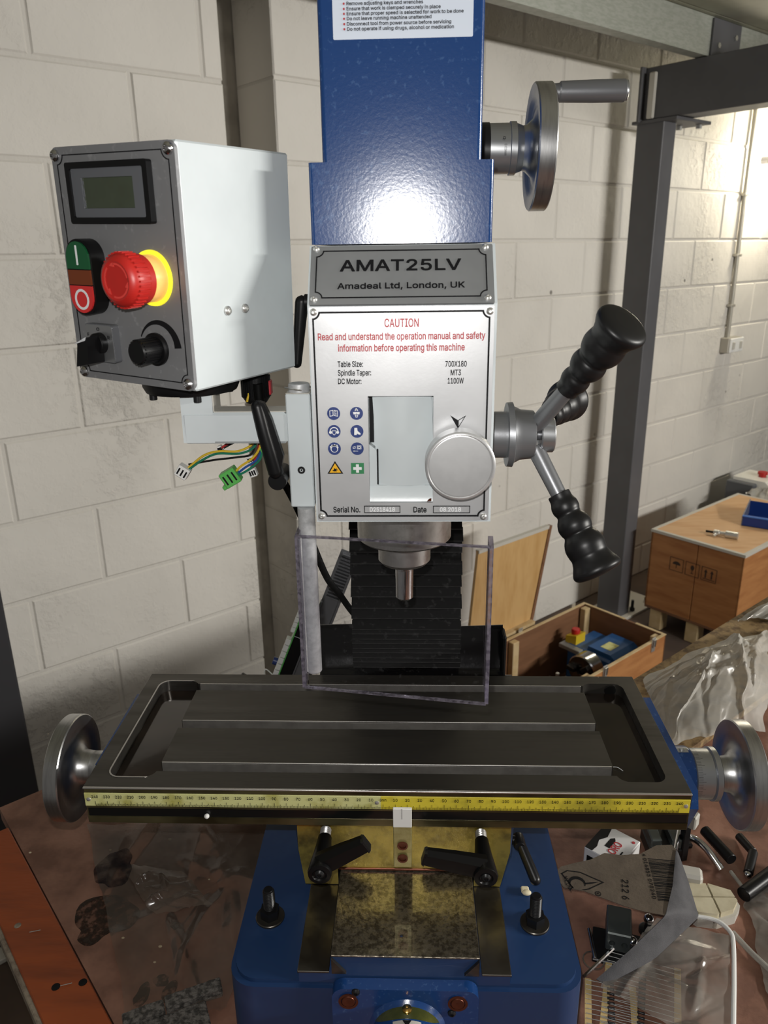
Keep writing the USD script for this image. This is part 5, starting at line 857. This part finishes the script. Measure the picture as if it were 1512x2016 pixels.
for s, n, sg in ((2.121, q1, 1), (1.787, q1, 1), (2.101, q0, -1), (1.791, q0, -1)): 
    la = part(oc, 'latch', wb(s - .012, s + .012, n + (0 if sg > 0 else -.004), n + (.004 if sg > 0 else 0), zr - .040, zr + .018, .001), 'bright_zinc', smooth=False); part(la, 'latch_loop', tube([W(s - .008, n + sg * .006, zr - .02), W(s - .008, n + sg * .008, zr + .012), W(s + .008, n + sg * .008, zr + .012), W(s + .008, n + sg * .006, zr - .02)], .002, 6, 0), 'steel')
li = thing('crate_lid', 'pale plywood crate lid standing upright behind the open crate', 'lid', W(1.72, 1.36, ZF))
LQ = {'tr': (1.948, 1.340, -.602), 'tl': (1.552, 1.340, -.602), 'br': (1.888, 1.360, -.985), 'bl': (1.530, 1.360, -.992)}
def lq(k, e): s, n, z = LQ[k]; return (s, n + e, z)
ext = {k: (LQ['b' + k][0] + (LQ['b' + k][0] - LQ['t' + k][0]) * .80, 1.375, ZF) for k in 'lr'}
part(li, 'board', hull([W(*lq(k, e)) for k in ('tr', 'tl') for e in (0, .012)] + [W(ext[k][0], 1.375 + e, ZF + .001) for k in 'lr' for e in (0, .012)]), 'ply_pale', smooth=False)
part(li, 'batten', hull([W(*p_) for p_ in [(1.889, 1.336, -.990), (1.529, 1.336, -.996), (1.882, 1.337, -1.032), (1.526, 1.337, -1.036), (1.889, 1.361, -.990), (1.529, 1.361, -.996), (1.882, 1.362, -1.032), (1.526, 1.362, -1.036)]]), 'batten', smooth=False)
part(li, 'edge_strip', hull([W(LQ['tr'][0] + a, 1.336 + e, LQ['tr'][2]) for a in (-.002, .014) for e in (0, .018)] + [W(ext['r'][0] + a, 1.371 + e, ZF + .001) for a in (-.002, .014) for e in (0, .018)]), 'ply_brown', smooth=False)
part(li, 'top_strip', hull([W(*lq(k, e))[0:3] + V(0, 0, z) for k in ('tr', 'tl') for e in (-.003, .014) for z in (-.010, .003)]), 'tape_grey', smooth=False)
# small lathe lying in the crate, axis along the crate
la = thing('bench_lathe', 'small blue bench lathe with steel chuck lying in the open crate', 'lathe', W(1.95, 1.12, ZF + .012))
ax = W(1.95, 1.105, -1.115)
part(la, 'headstock', wb(1.975, 2.150, 1.035, 1.240, ZF + .03, -1.080, .008), 'lathe_blue'); 
cv_ = part(la, 'motor_cover', hull([W(s, n, z) for s in (1.990, 2.150) for n, z in ((1.030, -1.105), (1.030, -1.075), (1.050, -1.062), (1.150, -1.062), (1.160, -1.10))]), 'lathe_blue', smooth=20); part(cv_, 'label_plate', wb(2.02, 2.08, 1.070, 1.115, -1.0625, -1.0605, .0003), 'ruler_pale', smooth=False)
part(la, 'control_panel', wb(1.955, 2.055, 1.165, 1.265, -1.10, -1.082, .002), 'name_alu', smooth=False)
es = part(la, 'stop_box', hull([W(s, n, z) for s in (1.985, 2.045) for n, z in ((1.205, -1.082), (1.255, -1.082), (1.255, -1.055), (1.205, -1.040))]), 'estop_yellow', smooth=20, label='yellow emergency stop box'); part(es, 'stop_button', lathe([(0, .016), (.016, .018), (.024, .015), (.026, 0)], W(2.015, 1.23, -1.050), Z1, 28), 'estop_red')
part(la, 'chuck', lathe([(0, .058), (.004, .062), (.058, .062), (.062, .058), (.062, .030), (.058, .018), (.02, .016), (.02, 0)], ax, -U, 48), 'chuck_steel')
for a in (.4, 2.5, 4.6): part(la, 'chuck_jaw', frame(cbox(.018, .054, -.009, .009, .060, .084, .002), ax, *axes(-U, V(math.cos(a), 0, math.sin(a)))), 'black_oxide', smooth=False)
part(la, 'bed', [wb(1.42, 1.98, 1.06, 1.085, ZF + .05, -1.205, .003), wb(1.42, 1.98, 1.135, 1.160, ZF + .05, -1.205, .003)], 'chuck_steel', smooth=False); part(la, 'bed_foot', wb(1.50, 1.60, 1.045, 1.175, ZF + .012, ZF + .055, .004), 'lathe_blue')
tp = part(la, 'tool_post', [wb(1.735, 1.800, 1.09, 1.15, -1.20, -1.125, .004)], 'black_oxide'); 
for s, n in ((1.745, 1.10), (1.790, 1.10), (1.745, 1.14), (1.790, 1.14)): part(tp, 'post_bolt', cyl(W(s, n, -1.125), W(s, n, -1.10), .007), 'bright_zinc')
part(la, 'carriage_handle', [cyl(W(1.70, 1.04, -1.19), W(1.70, .99, -1.19), .008), trimesh.creation.icosphere(2, .016).apply_translation(W(1.70, .985, -1.19))], 'chrome')
# machine stored at the far right behind the crate
sm = thing('stored_machine', 'black machine with a white control box and red button behind the large crate', 'machine', W(4.05, 1.40, ZF))
part(sm, 'cabinet', wb(3.80, 4.55, 1.22, 1.62, ZF, -.98, .01), 'black_plastic'); part(sm, 'column', wb(3.90, 4.10, 1.44, 1.60, -.98, -.86, .006), 'grey_housing')
wx = part(sm, 'control_box', hull([W(s, n, z) for s in (3.94, 4.14) for n, z in ((1.36, -.900), (1.36, -.872), (1.40, -.842), (1.58, -.842), (1.58, -.90))]), 'white_edge', smooth=20); part(wx, 'stop_button', lathe([(0, .020), (.014, .020), (.016, .028), (.030, .026), (.034, 0)], W(4.04, 1.46, -.842), Z1, 28), 'estop_red')
bg = crumple(W(3.79, 1.30, -.93), W(3.90, 1.26, -.93), W(3.95, 1.38, -.90), W(3.80, 1.44, -.90), 16, 16, .03, 3, 61, .02, .02)
part(sm, 'plastic_wrap', bg, 'film_milky', smooth=60)
